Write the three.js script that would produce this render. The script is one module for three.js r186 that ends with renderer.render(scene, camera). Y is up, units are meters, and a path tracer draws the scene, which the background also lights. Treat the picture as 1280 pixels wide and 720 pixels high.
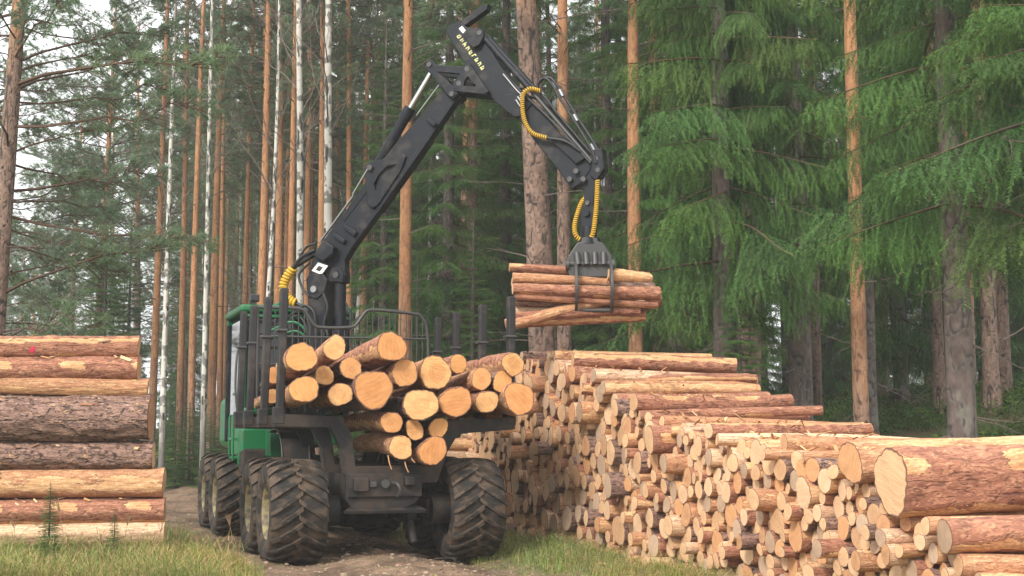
import * as THREE from 'three';
import { mergeGeometries, mergeVertices, toCreasedNormals } from 'three/addons/utils/BufferGeometryUtils.js';
import { RoundedBoxGeometry } from 'three/addons/geometries/RoundedBoxGeometry.js';

// ---------------------------------------------------------------- camera, sky, sun, exposure
const FOCAL = 1635, EYE = 1.6, PITCH = Math.atan((545 - 360) / FOCAL);
const scene = new THREE.Scene();
const camera = new THREE.PerspectiveCamera(2 * Math.atan(360 / FOCAL) * 180 / Math.PI, 1280 / 720, 0.1, 900);
camera.position.set(0, EYE, 0);
camera.rotation.x = PITCH;
const renderer = new THREE.WebGLRenderer({ antialias: true });
renderer.toneMapping = THREE.LinearToneMapping;
renderer.toneMappingExposure = 2.75;
renderer.shadowMap.enabled = true;
{ // overcast sky: an even bright veil, a little brighter overhead
  const w = 128, h = 64, d = new Float32Array(w * h * 4);
  for (let j = 0; j < h; j++) for (let i = 0; i < w; i++) {
    const el = Math.max(0, Math.sin(((j + 0.5) / h - 0.5) * Math.PI));
    const L = 0.6 + 0.25 * el, k = (j * w + i) * 4;
    d[k] = L * 0.985; d[k + 1] = L; d[k + 2] = L * 1.02; d[k + 3] = 1;
  }
  const t = new THREE.DataTexture(d, w, h, THREE.RGBAFormat, THREE.FloatType);
  t.mapping = THREE.EquirectangularReflectionMapping; t.magFilter = THREE.LinearFilter; t.needsUpdate = true;
  scene.background = t; scene.environment = t;
}
const sun = new THREE.DirectionalLight(new THREE.Color(1, 0.955, 0.88), 1.5);
sun.position.set(-30, 44, 32); sun.target.position.set(0, 0, -18);
sun.castShadow = true; sun.shadow.radius = 22; sun.shadow.mapSize.set(2048, 2048);
Object.assign(sun.shadow.camera, { left: -50, right: 50, top: 50, bottom: -50, near: 1, far: 180 });
scene.add(sun, sun.target);
scene.fog = new THREE.FogExp2(new THREE.Color(0.93, 0.96, 0.93), 0.0012);

// ---------------------------------------------------------------- helpers
function rng(seed) { let a = seed >>> 0; return () => { a = (a + 0x6d2b79f5) | 0; let t = Math.imul(a ^ (a >>> 15), 1 | a); t = (t + Math.imul(t ^ (t >>> 7), 61 | t)) ^ t; return ((t ^ (t >>> 14)) >>> 0) / 4294967296; }; }
const V = (x, y, z) => new THREE.Vector3(x, y, z);
const clamp = (x, a = 0, b = 1) => Math.min(b, Math.max(a, x)), lerp = (a, b, t) => a + (b - a) * t;
const smooth = (x, a, b) => { const t = clamp((x - a) / (b - a)); return t * t * (3 - 2 * t); };
const hash2 = (x, y, s) => { let h = Math.imul(x, 374761393) + Math.imul(y, 668265263) + Math.imul(s, 2246822519); h = Math.imul(h ^ (h >>> 13), 1274126177); return ((h ^ (h >>> 16)) >>> 0) / 4294967296; };
function vnoise(x, y, s = 1, px = 0, py = 0) { // value noise, optionally periodic
  const ix = Math.floor(x), iy = Math.floor(y), fx = x - ix, fy = y - iy, u = fx * fx * (3 - 2 * fx), v = fy * fy * (3 - 2 * fy);
  const m = (n, p) => p ? ((n % p) + p) % p : n, x0 = m(ix, px), x1 = m(ix + 1, px), y0 = m(iy, py), y1 = m(iy + 1, py);
  return lerp(lerp(hash2(x0, y0, s), hash2(x1, y0, s), u), lerp(hash2(x0, y1, s), hash2(x1, y1, s), u), v);
}
function fbm(x, y, s = 1, oct = 4, px = 0, py = 0) { let a = 0.5, t = 0, n = 0; for (let i = 0; i < oct; i++) { t += a * vnoise(x, y, s + i * 17, px, py); n += a; a *= 0.5; x *= 2; y *= 2; px *= 2; py *= 2; } return t / n; }
function ridge(x, y, s, oct, px, py) { let a = 0.5, t = 0, n = 0; for (let i = 0; i < oct; i++) { t += a * (1 - Math.abs(2 * vnoise(x, y, s + i * 31, px, py) - 1)); n += a; a *= 0.5; x *= 2; y *= 2; px *= 2; py *= 2; } return t / n; }
const toS = (c) => Math.round(255 * clamp(c <= 0.0031308 ? c * 12.92 : 1.055 * Math.pow(c, 1 / 2.4) - 0.055));
function texture(w, h, fn, srgb = true) { // fn(u, v) -> [r, g, b] linear, or a number
  const d = new Uint8Array(w * h * 4);
  for (let j = 0; j < h; j++) for (let i = 0; i < w; i++) {
    const c = fn((i + 0.5) / w, (j + 0.5) / h), k = (j * w + i) * 4;
    for (let n = 0; n < 3; n++) d[k + n] = typeof c === 'number' ? Math.round(255 * clamp(c)) : toS(c[n]);
    d[k + 3] = 255;
  }
  const t = new THREE.DataTexture(d, w, h, THREE.RGBAFormat);
  t.wrapS = t.wrapT = THREE.RepeatWrapping; t.magFilter = THREE.LinearFilter; t.minFilter = THREE.LinearMipmapLinearFilter; t.generateMipmaps = true;
  if (srgb) t.colorSpace = THREE.SRGBColorSpace;
  t.needsUpdate = true; return t;
}
const mixc = (a, b, t) => [lerp(a[0], b[0], t), lerp(a[1], b[1], t), lerp(a[2], b[2], t)];
const mat = (r, g, b, rough = 0.8, more = {}) => { const m = new THREE.MeshStandardMaterial({ roughness: rough, ...more }); m.color.setRGB(r, g, b); return m; };
const taken = {};
function numbered(name) { const n = taken[name] = (taken[name] ?? -1) + 1; return n ? name + '_' + String(n).padStart(3, '0') : name; }
function shade(o) { o.traverse((c) => { if (c.isMesh) { c.castShadow = true; c.receiveShadow = true; } }); return o; }
function tag(o, label, category, group, kind) { if (label) o.userData.label = label; if (category) o.userData.category = category; if (group) o.userData.group = group; if (kind) o.userData.kind = kind; return o; }
function mesh(name, g, m, parent) { const o = new THREE.Mesh(g, m); o.name = name; o.castShadow = o.receiveShadow = true; parent?.add(o); return o; }
function thing(name, label, category, group) { const o = new THREE.Group(); o.name = numbered(name); tag(o, label, category, group); scene.add(o); return o; }
// pixel of the 1280 x 720 photograph -> direction, and points at a depth or on a plane
function ray(px, py) { const d = V((px - 640) / FOCAL, (360 - py) / FOCAL, -1); return d.applyAxisAngle(V(1, 0, 0), PITCH); }
function at(px, py, depth) { const d = ray(px, py); return d.multiplyScalar(depth / -d.z).add(V(0, EYE, 0)); }
function onPlane(px, py, p, n) { const d = ray(px, py), o = V(0, EYE, 0); return d.multiplyScalar(p.clone().sub(o).dot(n) / d.dot(n)).add(o); }
class Buf { // collects triangles with colours
  constructor() { this.p = []; this.c = []; }
  tri(a, b, c, col) { this.p.push(a.x, a.y, a.z, b.x, b.y, b.z, c.x, c.y, c.z); for (let i = 0; i < 3; i++) this.c.push(col[0], col[1], col[2]); }
  tube(pts, radii, sides, col) {
    let prev = null;
    for (let i = 0; i < pts.length; i++) {
      const d = (i < pts.length - 1 ? pts[i + 1].clone().sub(pts[i]) : pts[i].clone().sub(pts[i - 1])).normalize();
      const a = Math.abs(d.y) < 0.9 ? V(0, 1, 0).cross(d).normalize() : V(1, 0, 0).cross(d).normalize(), b = d.clone().cross(a);
      const ring = []; for (let k = 0; k < sides; k++) { const t = k / sides * Math.PI * 2; ring.push(pts[i].clone().addScaledVector(a, Math.cos(t) * radii[i]).addScaledVector(b, Math.sin(t) * radii[i])); }
      if (prev) for (let k = 0; k < sides; k++) { const l = (k + 1) % sides; this.tri(prev[k], prev[l], ring[k], col); this.tri(prev[l], ring[l], ring[k], col); }
      prev = ring;
    }
  }
  build() {
    const g = new THREE.BufferGeometry();
    g.setAttribute('position', new THREE.Float32BufferAttribute(this.p, 3)); g.setAttribute('color', new THREE.Float32BufferAttribute(this.c, 3));
    g.computeVertexNormals(); return g;
  }
}

// ---------------------------------------------------------------- the lie of the land
const HEAD = 20 * Math.PI / 180, MX = -1.8, MD = 17.4; // machine: heading, x and depth of its rear axle
const faceX = (D) => (21.8 - D) / 3; // the roadside stack's face line
const across = (x, D) => (x - faceX(D)) * 0.949; // metres behind that line
const trackX = (D) => MX - Math.tan(HEAD) * (D - MD);
function ground(x, D) {
  let h = 0.011 * Math.max(0, D - 26) + 0.25 * (fbm(x * 0.11 + 40, D * 0.11 + 40, 3, 3) - 0.5) * smooth(Math.abs(D - 18) + Math.abs(x) * 0.6, 8, 22);
  const q = across(x, D); if (D > 5) h += Math.min(2.6, 0.235 * Math.max(0, q - 3.2)) * smooth(D, 8, 16) * smooth(x, -6, 3);
  const t = (x - trackX(D)) * Math.cos(HEAD); // across the track
  const rut = Math.exp(-(((Math.abs(t - 0.05) - 1.12) / 0.34) ** 2));
  h -= 0.055 * rut + (t > 0 ? 0.06 * Math.exp(-(((t - 1.2) / 0.7) ** 2)) : 0);
  h += 0.05 * Math.exp(-(((t) / 0.5) ** 2)) + 0.09 * smooth(Math.abs(t), 2.0, 3.4) * (1 - smooth(q, -0.8, 0.2));
  h += 0.07 * (fbm(x * 0.9, D * 0.9, 8, 4) - 0.5) + 0.05 * (fbm(x * 3.3, D * 3.3, 9, 3) - 0.5) + 0.11 * (ridge(x * 1.7, D * 2.3, 10, 3, 0, 0) - 0.5) * (1 - smooth(Math.abs(t), 1.9, 3));
  return h;
}
// how grassy a place is, 0 (bare track) to 1
function grassy(x, D) {
  const t = Math.abs((x - trackX(D)) * Math.cos(HEAD) - 0.05), n = fbm(x * 0.7, D * 0.7, 21, 4) - 0.5, q = across(x, D);
  let g = smooth(t + n * 1.6, 1.7, 2.7);
  g = Math.max(g, smooth(q + n * 0.8, -2.2, -1.2) * (1 - smooth(q, -0.3, 0.1)) * smooth(D, 12, 15) * 0.9);
  if (D < 15.9 && D > 3) g *= 1 - 0.95 * smooth(x + n * 2, -3.2, -1.9) * (1 - smooth(q + n * 0.6, -1.5, -0.6));
  return g;
}
{
  const xs = [], ds = [];
  for (let x = -260; x < -14; x += Math.max(0.5, (-14 - x) * 0.09)) xs.push(x);
  for (let x = -14; x < 12; x += 0.11) xs.push(x);
  for (let x = 12; x <= 262; x += Math.max(0.5, (x - 12) * 0.09)) xs.push(x);
  for (let d = -60; d < 9; d += Math.max(0.6, (9 - d) * 0.1)) ds.push(d);
  for (let d = 9; d < 34; d += 0.11) ds.push(d);
  for (let d = 34; d <= 420; d += Math.max(0.3, (d - 34) * 0.07)) ds.push(d);
  const nx = xs.length, nd = ds.length, p = new Float32Array(nx * nd * 3), c = new Float32Array(nx * nd * 3), uv = new Float32Array(nx * nd * 2), idx = [];
  for (let j = 0; j < nd; j++) for (let i = 0; i < nx; i++) {
    const x = xs[i], D = ds[j], k = j * nx + i, g = grassy(x, D), n = fbm(x * 0.35, D * 0.35, 5, 4), m = fbm(x * 2.3, D * 2.3, 6, 3), q = across(x, D);
    p.set([x, ground(x, D), -D], k * 3); uv.set([x * 0.5, D * 0.5], k * 2);
    const mud = mixc([0.1, 0.058, 0.034], [0.3, 0.195, 0.12], clamp(m * 1.5 - 0.25)), turf = mixc([0.08, 0.11, 0.025], [0.2, 0.18, 0.07], clamp((n - 0.3) * 2)), moss = mixc([0.07, 0.095, 0.02], [0.13, 0.075, 0.035], clamp((m - 0.35) * 2.6));
    let col = mixc(mud, turf, g); col = mixc(col, moss, Math.max(smooth(q, 0.5, 3), smooth(D, 34, 50) * g));
    c.set(col, k * 3);
  }
  for (let j = 0; j < nd - 1; j++) for (let i = 0; i < nx - 1; i++) { const a = j * nx + i, b = a + 1, e = a + nx, f = e + 1; idx.push(a, b, e, b, f, e); }
  const g = new THREE.BufferGeometry();
  g.setAttribute('position', new THREE.BufferAttribute(p, 3)); g.setAttribute('color', new THREE.BufferAttribute(c, 3)); g.setAttribute('uv', new THREE.BufferAttribute(uv, 2)); g.setIndex(idx); g.computeVertexNormals();
  const grain = texture(512, 512, (u, v) => { const a = fbm(u * 24, v * 24, 51, 4, 24, 24), b = vnoise(u * 170, v * 170, 52, 170, 170); const k = 0.45 + 0.75 * a + 0.35 * (b - 0.5); return [k, k, k * 0.98]; });
  const bump = texture(512, 512, (u, v) => 0.6 * fbm(u * 30, v * 30, 61, 4, 30, 30) + 0.4 * vnoise(u * 150, v * 150, 62, 150, 150), false);
  const m = new THREE.MeshStandardMaterial({ vertexColors: true, map: grain, bumpMap: bump, bumpScale: 0.03, roughness: 0.95 });
  tag(mesh('ground', g, m, scene), 'muddy forest track and grassy verge running into the wood', 'ground', undefined, 'structure');
}

// ---------------------------------------------------------------- wood and bark
function barkTexture(kind, seed) { // logs: u once around, v along the log
  const C = { red: [[0.075, 0.034, 0.023], [0.27, 0.105, 0.062], [0.44, 0.2, 0.12], [0.66, 0.4, 0.2]], tan: [[0.14, 0.06, 0.033], [0.4, 0.18, 0.09], [0.56, 0.3, 0.16], [0.69, 0.44, 0.23]], dark: [[0.045, 0.03, 0.026], [0.19, 0.105, 0.08], [0.34, 0.205, 0.155], [0.58, 0.36, 0.19]], pale: [[0.28, 0.15, 0.085], [0.54, 0.31, 0.19], [0.65, 0.43, 0.28], [0.72, 0.52, 0.34]] }[kind];
  const cover = { red: 0.58, tan: 0.52, dark: 0.64, pale: 0.46 }[kind], deep = { red: 0.55, tan: 0.35, dark: 0.95, pale: 0.25 }[kind], N = 640;
  const H = new Float32Array(N * N);
  const map = texture(N, N, (u, v) => {
    const w1 = fbm(u * 8, v * 8, seed, 4, 8, 8) - 0.5, w2 = fbm(u * 8, v * 8, seed + 1, 4, 8, 8) - 0.5, wu = u + 0.055 * w1, wv = v + 0.09 * w2;
    const c1 = smooth(ridge(wu * 11, wv * 5, seed + 2, 2, 11, 5), 0.8, 0.95), c2 = smooth(ridge(wu * 24, wv * 13, seed + 3, 2, 24, 13), 0.78, 0.95), pl = fbm(wu * 16, wv * 9, seed + 5, 3, 16, 9), fine = fbm(u * 70, v * 44, seed + 6, 3, 70, 44), flake = smooth(fbm(wu * 30, wv * 16, seed + 8, 3, 30, 16), 0.55, 0.62);
    const strip = smooth(fbm(wu * 6, wv * 2, seed + 9, 6, 6, 2) + 0.12 * (fine - 0.5), cover, cover + 0.025), crack = clamp(Math.max(c1, 0.65 * c2) * deep);
    let c = mixc(C[1], C[2], clamp(pl * 1.5 - 0.45 + 0.35 * flake)); c = mixc(c, C[0], crack); c = mixc(c, C[3], 0.3 * flake * (1 - deep * 0.6) * fine);
    const bare = mixc(C[3], [C[3][0] * 0.7, C[3][1] * 0.52, C[3][2] * 0.42], clamp(fbm(u * 50, v * 7, seed + 11, 4, 50, 7) * 2.2 - 0.7));
    c = mixc(c, bare, strip * (0.75 + 0.25 * fine));
    const k = 0.62 + 0.76 * fine;
    H[Math.floor(v * N) * N + Math.floor(u * N)] = lerp((0.7 - 0.65 * crack) + 0.16 * (pl - 0.5) + 0.2 * (fine - 0.5) + 0.1 * flake, 0.3 + 0.1 * (fine - 0.5), strip);
    return [c[0] * k, c[1] * k, c[2] * k];
  });
  const bump = texture(N, N, (u, v) => H[Math.floor(v * N) * N + Math.floor(u * N)], false);
  return new THREE.MeshStandardMaterial({ map, bumpMap: bump, bumpScale: kind === 'dark' ? 0.035 : 0.02, roughness: 0.9 });
}
const BARK = { red: barkTexture('red', 100), tan: barkTexture('tan', 200), dark: barkTexture('dark', 300), pale: barkTexture('pale', 400) };
function endTexture(seed, A, B, rim) { // sawn end: uv disc
  const r = rng(seed), cx = 0.5 + (r() - 0.5) * 0.1, cy = 0.5 + (r() - 0.5) * 0.1, sa = r() * 3.14, n = 17 + Math.floor(r() * 9), heart = 0.3 + r() * 0.3, stain = r();
  const checks = []; for (let i = 0; i < (r() < 0.5 ? 1 : 0); i++) checks.push([r() * 6.283, 0.1 + r() * 0.2]);
  return texture(256, 256, (u, v) => {
    const dx = u - cx, dy = v - cy, a = Math.atan2(dy, dx), R = Math.hypot(dx, dy) * 2, wob = 0.05 * (vnoise(Math.cos(a) * 2 + 5, Math.sin(a) * 2 + 5, seed) - 0.5) * R * 4;
    const ring = 0.5 + 0.5 * Math.sin((R + wob + 0.06 * vnoise(R * 8, 1, seed + 1)) * n * 6.283 * 0.62), saw = vnoise((dx * Math.cos(sa) + dy * Math.sin(sa)) * 60 + 50, 3 + 4 * (dy * Math.cos(sa) - dx * Math.sin(sa)), seed + 2), blot = fbm(u * 4, v * 4, seed + 3, 4);
    let c = mixc(A, B, clamp(0.5 * ring * smooth(R, 0, 0.1) + 0.55 * (blot - 0.3) + (R < heart + 0.12 * (blot - 0.5) ? 0.3 * stain : 0)));
    const k = 0.86 + 0.28 * saw - 0.1 * vnoise(u * 90, v * 90, seed + 5); c = [c[0] * k, c[1] * k, c[2] * k];
    for (const [ca, cl] of checks) { const d = Math.abs(Math.sin(a - ca)) * R; if (Math.cos(a - ca) > 0 && R < cl * 2 && d < 0.009) c = mixc(c, [0.14, 0.07, 0.03], 0.6); }
    const Rc = Math.hypot(u - 0.5, v - 0.5) * 2; // bark edge
    return mixc(c, rim, smooth(Rc + 0.05 * (vnoise(Math.cos(a) * 7 + 9, Math.sin(a) * 7 + 9, seed + 7) - 0.5), 0.91, 0.95));
  });
}
const endMat = (t) => new THREE.MeshStandardMaterial({ map: t, roughness: 0.85 });
const END_PILE = [[[0.7, 0.45, 0.25], [0.56, 0.3, 0.15]], [[0.64, 0.39, 0.21], [0.46, 0.24, 0.12]], [[0.72, 0.48, 0.29], [0.6, 0.36, 0.2]], [[0.6, 0.33, 0.16], [0.4, 0.19, 0.09]], [[0.7, 0.47, 0.28], [0.62, 0.39, 0.23]], [[0.5, 0.34, 0.22], [0.32, 0.2, 0.13]], [[0.66, 0.36, 0.17], [0.5, 0.22, 0.09]], [[0.56, 0.38, 0.25], [0.42, 0.29, 0.2]]].map(([A, B], i) => endMat(endTexture(900 + i * 13, A, B, [0.17, 0.08, 0.045])));
const END_FRESH = [0, 1, 2, 3, 4].map((i) => endMat(endTexture(700 + i * 13, [[0.7, 0.37, 0.13], [0.74, 0.45, 0.19], [0.66, 0.31, 0.11], [0.7, 0.36, 0.14], [0.73, 0.43, 0.17]][i], [0.48, 0.185, 0.06], [0.16, 0.075, 0.045])));

// a log along +x from 0 to len: bark (open tube) and two sawn faces, unit radius class r
function logShape(seed, r, len, o = {}) {
  const R = rng(seed), seg = o.seg ?? 20, rings = o.rings ?? 10, taper = o.taper ?? 0.12, lump = o.lump ?? 0.07, bow = (R() - 0.5) * (o.bow ?? 0.05) * len * 0.3, knots = [];
  for (let i = 0; i < (o.knots ?? 3); i++) knots.push([R() * len, R() * 6.283, 0.08 + R() * 0.12]);
  const oval = 0.03 + R() * 0.06, ovA = R() * 3.14, lobes = 0.02 + R() * 0.035, tilt0 = (R() - 0.5) * 0.22, tilt1 = (R() - 0.5) * 0.22, tw = R() * 6;
  const point = (s, a) => {
    const ca = Math.cos(a), sa = Math.sin(a);
    let k = 1 - taper * s / len; k *= 1 + oval * Math.cos(2 * (a - ovA)) + lobes * Math.cos(3 * a + tw) + lump * (vnoise(ca * 1.6 + 9 + s * 0.9, sa * 1.6 + 9 + s * 0.7, seed) - 0.5) + (o.rough ?? 0.025) * (vnoise(a * 7, s * 11 / Math.max(0.1, r * 8), seed + 3) - 0.5);
    for (const [ks, ka, kh] of knots) { const da = Math.atan2(Math.sin(a - ka), Math.cos(a - ka)), d = Math.hypot(da * r, s - ks) / (0.5 * r); k += kh * Math.exp(-d * d); }
    const y = ca * r * k, z = sa * r * k, b = Math.sin(Math.PI * s / len) * bow;
    const x = s + (s === 0 ? y * tilt0 : s === len ? y * tilt1 : 0);
    return V(x, y + b, z + b * 0.5);
  };
  const p = [], uv = [], idx = [];
  for (let j = 0; j <= rings; j++) for (let i = 0; i <= seg; i++) { const s = len * j / rings, a = (i % seg) / seg * 6.28318, q = point(s, a); p.push(q.x, q.y, q.z); uv.push(i / seg * (o.around ?? 1), s / (o.along ?? 1.1) + seed * 0.37); }
  for (let j = 0; j < rings; j++) for (let i = 0; i < seg; i++) { const a = j * (seg + 1) + i, b = a + 1, c = a + seg + 1, d = c + 1; idx.push(a, b, c, b, d, c); }
  const bark = new THREE.BufferGeometry();
  bark.setAttribute('position', new THREE.Float32BufferAttribute(p, 3)); bark.setAttribute('uv', new THREE.Float32BufferAttribute(uv, 2)); bark.setIndex(idx);
  bark.computeVertexNormals();
  const face = (end) => {
    const s = end ? len : 0, fp = [], fu = [], fi = [], n = end ? 1 : -1, rot = R() * 6.28;
    const mid = V(0, 0, 0); const ringPts = []; for (let i = 0; i < seg; i++) { const q = point(s, i / seg * 6.28318); ringPts.push(q); mid.add(q); } mid.multiplyScalar(1 / seg);
    const add = (q, u, v) => { fp.push(q.x, q.y, q.z); fu.push(u, v); };
    add(mid.clone().add(V(n * 0.004, 0, 0)), 0.5, 0.5);
    for (const f of [0.55, 0.94, 1]) for (let i = 0; i < seg; i++) { const q = mid.clone().lerp(ringPts[i], f), a = i / seg * 6.28318 + rot; if (f < 1) q.x += n * (0.004 + 0.008 * r * 6 * (vnoise(Math.cos(a) * 2 + 4, Math.sin(a) * 2 + f * 3, seed + 40) - 0.5)); add(q, 0.5 + Math.cos(a) * 0.497 * f, 0.5 + Math.sin(a) * 0.497 * f); }
    for (let i = 0; i < seg; i++) { const j = (i + 1) % seg, t = (a, b, c) => end ? fi.push(a, c, b) : fi.push(a, b, c); t(0, 1 + j, 1 + i); for (let k = 0; k < 2; k++) { const A = 1 + k * seg; t(A + i, A + j, A + seg + i); t(A + j, A + seg + j, A + seg + i); } }
    const g = new THREE.BufferGeometry(); g.setAttribute('position', new THREE.Float32BufferAttribute(fp, 3)); g.setAttribute('uv', new THREE.Float32BufferAttribute(fu, 2)); g.setIndex(fi); g.computeVertexNormals(); return g;
  };
  const near = face(false), far = face(true);
  // bark winding: outward
  return { bark, near, far, r, len };
}
function placeLog(o, p, dir, scaleR = 1, scaleL = 1, roll = 0) {
  const x = dir.clone().normalize(), up = Math.abs(x.y) > 0.95 ? V(1, 0, 0) : V(0, 1, 0), z = x.clone().cross(up).normalize(), y = z.clone().cross(x);
  const m = new THREE.Matrix4().makeBasis(x, y, z); o.quaternion.setFromRotationMatrix(m).multiply(new THREE.Quaternion().setFromAxisAngle(V(1, 0, 0), roll));
  o.position.copy(p); o.scale.set(scaleL, scaleR, scaleR); return o;
}
function makeLog(name, shape, barkM, endM, label, category, group) {
  const t = thing(name, label, category, group);
  mesh('bark', shape.bark, barkM, t); mesh('cut_face', shape.near, endM, t); mesh('cut_face', shape.far, endM, t);
  return t;
}
// ---------------------------------------------------------------- the long roadside stack
const FACE_DIR = V(0.316, 0, 0.949).normalize();      // along the face, towards the camera
const LOG_DIR = V(0.955, 0, -0.297).normalize();      // along the logs, away from the track
const facePoint = (t, h) => V(faceX(26 - t * 0.949), 0, -(26 - t * 0.949)).add(V(0, h, 0)); // t metres along from depth 26
const depthOf = (t) => 26 - t * 0.949;
{
  const R = rng(4242), circles = [];
  const profile = (t) => { const D = depthOf(t), pts = [[9.6, 0.0], [10.3, 0.42], [10.9, 0.72], [11.3, 0.92], [11.9, 1.08], [12.5, 1.36], [13.2, 1.5], [14, 1.58], [15.5, 1.72], [16.4, 1.88], [17.2, 2.06], [18.0, 2.3], [18.6, 2.5], [19.3, 2.7], [20.2, 2.84], [21.6, 2.88], [22.4, 2.6], [23.2, 2.0], [25, 1.55], [26, 1.2]];
    for (let i = 0; i < pts.length - 1; i++) if (D <= pts[i + 1][0]) return D < pts[0][0] ? 0 : lerp(pts[i][1], pts[i + 1][1], (D - pts[i][0]) / (pts[i + 1][0] - pts[i][0]));
    return 1; };
  const base = (t) => { const p = facePoint(t, 0); return ground(p.x + 0.9, -p.z) - 0.02; };
  const rest = (t, r) => { let h = base(t) + r; for (const c of circles) { const d = Math.abs(t - c.t), s = (r + c.r) * 0.97; if (d < s) { const y = c.h + Math.sqrt(s * s - d * d); if (y > h) h = y; } } return h; };
  const settle = (t, r, lo, hi) => { let h = rest(t, r), step = 0.06; for (let i = 0; i < 26; i++) { let moved = false; for (const s of [-step, step]) { const u = clamp(t + s, lo, hi), k = rest(u, r); if (k < h - 1e-4) { h = k; t = u; moved = true; break; } } if (!moved) step *= 0.6; } return [t, h]; };
  const T0 = 0.0, T1 = (26 - 9.7) / 0.949;
  let miss = 0;
  while (miss < 45 && circles.length < 820) {
    const q = R(), r = q < 0.27 ? 0.056 + R() * 0.03 : q < 0.77 ? 0.086 + R() * 0.04 : q < 0.965 ? 0.124 + R() * 0.04 : 0.16 + R() * 0.04;
    let best = null;
    for (let k = 0; k < 10; k++) { const [t, h] = settle(lerp(T0, T1, R()), r, T0, T1); const room = profile(t) - (h + r); if (room > 0 && (!best || room / profile(t) > best.score)) best = { t, h, r, score: room / profile(t) }; }
    if (best) { circles.push(best); miss = 0; } else miss++;
  }
  const tOf = (D) => (26 - D) / 0.949;
  // named single logs that crown the stack
  const special = [
    [11.72, 0.275, 'red', 'very thick pine log lying on top of the roadside stack near its low end', 2.9, -0.16],
    [12.2, 0.19, 'tan', 'log with a dark stained end beside the very thick log on the stack', 2.4, -0.12],
    [10.85, 0.15, 'red', 'split butt log under the slim log at the low end of the stack', 2.9, -0.12],
    [11.0, 0.075, 'tan', 'slim straight log over a split butt at the low end of the stack', 2.9, -0.15],
    [16.75, 0.115, 'red', 'red barked log poking out on the shoulder of the stack', 2.4, -0.1],
    [19.1, 0.1, 'red', 'red log on the step below the peak of the stack', 2.5, 0],
    [20.6, 0.1, 'red', 'topmost red log on the peak of the roadside stack', 2.6, 0.2],
    [20.1, 0.09, 'tan', 'tan log slanting across the peak of the roadside stack', 2.5, 0],
    [17.9, 0.095, 'tan', 'pale log lying along the middle step of the stack', 2.5, -0.1],
    [18.5, 0.1, 'pale', 'peeled pale log on the upper step of the stack', 2.6, -0.05],
    [14.8, 0.1, 'red', 'reddish log on the flat top of the stack', 2.2, -0.06],
    [13.6, 0.09, 'tan', 'tan log on the flat top of the stack among bark shreds', 2.1, 0.05],
    [21.3, 0.09, 'dark', 'dark log at the far edge of the stack peak', 2.3, 0],
    [10.35, 0.1, 'pale', 'long pale log slanting up at the foot of the low end', 2.9, -0.55],
    [10.1, 0.09, 'tan', 'long yellowish log lowest at the end of the stack', 2.9, -0.65],
  ];
  for (const [D, r, bark, label, len, out] of special) { const [t, h] = settle(tOf(D), r, tOf(D) - 0.25, tOf(D) + 0.25); circles.push({ t, h, r, bark, label, len, out, special: true }); }
  const shapes = []; for (let i = 0; i < 12; i++) shapes.push(logShape(3000 + i * 7, 0.11, 2.4, { seg: 22, rings: 8, taper: (i % 3 - 1) * 0.16 + 0.05, knots: 3, bow: 0.14, lump: 0.12 }));
  const bigShapes = [0, 1, 2].map((i) => logShape(3300 + i, 0.2, 2.6, { seg: 40, rings: 46, taper: 0.05, knots: 4, rough: 0.1, lump: 0.1, around: 2 }));
  circles.forEach((c) => { c.D = depthOf(c.t); c.score = c.r / c.D * (c.D > 22.5 ? 0.35 : 1); c.top = c.h + c.r > profile(c.t) - 0.22; });
  const order = [...circles].sort((a, b) => (b.special ? 9 : b.score) - (a.special ? 9 : a.score)), single = new Set(order.slice(0, 300));
  const kinds = ['tan', 'red', 'pale', 'tan', 'dark', 'red'], words = { tan: 'tan', red: 'reddish', pale: 'peeled pale', dark: 'dark' };
  const rest0 = { list: [] };
  circles.forEach((c, i) => {
    const out = c.out ?? (R() - 0.5) * 0.15 + (R() < 0.09 ? -0.17 : 0), yaw = (R() - 0.5) * (c.r > 0.17 ? 0.05 : c.special ? 0.4 : c.top ? 0.5 : 0.14), pitch = (R() - 0.5) * (c.special ? 0.06 : 0.07);
    const dir = LOG_DIR.clone().applyAxisAngle(V(0, 1, 0), yaw + (c.out < -0.5 ? 0.1 : 0)); dir.y += pitch + (c.D < 10.6 ? 0.05 : 0);
    const p = facePoint(c.t, c.h).addScaledVector(LOG_DIR, out);
    const bark = c.bark ?? kinds[Math.floor(R() * kinds.length)], big = c.r > 0.16, S = big ? bigShapes[i % 3] : shapes[Math.floor(R() * 12)];
    const end = END_PILE[Math.floor(R() * 8)], roll = R() * 6.28;
    if (!single.has(c)) { rest0.list.push([S, p, dir, c.r / S.r, 1, roll, bark, end]); return; }
    const size = c.r > 0.16 ? 'thick' : c.r > 0.1 ? 'middling' : 'thin';
    const rows = c.top ? 'the top layer' : c.h > 1.35 ? 'the upper rows' : c.h > 0.65 ? 'the middle rows' : 'the bottom rows', zone = c.D > 18.3 ? 'under the stack peak' : c.D > 15.2 ? 'by the steps of the stack' : c.D > 12.4 ? 'under the flat top of the stack' : 'at the low end of the stack', poke = out < -0.1 ? 'jutting' : out > 0.045 ? 'recessed' : 'flush';
    const label = c.label ?? `${size} ${words[bark]} log, ${poke}, in ${rows} ${zone}`;
    const o = makeLog(c.special ? 'stacked_log' : 'stacked_log', S, BARK[bark], end, label, 'log', c.special ? undefined : `${size} ${words[bark]} logs, ${poke}, in ${rows} ${zone}`);
    placeLog(o, p, dir, c.r / S.r, (c.len ?? 2.4 * (c.top ? 0.7 + R() * 0.32 : 0.86 + R() * 0.22)) / S.len, roll);
  });
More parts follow.
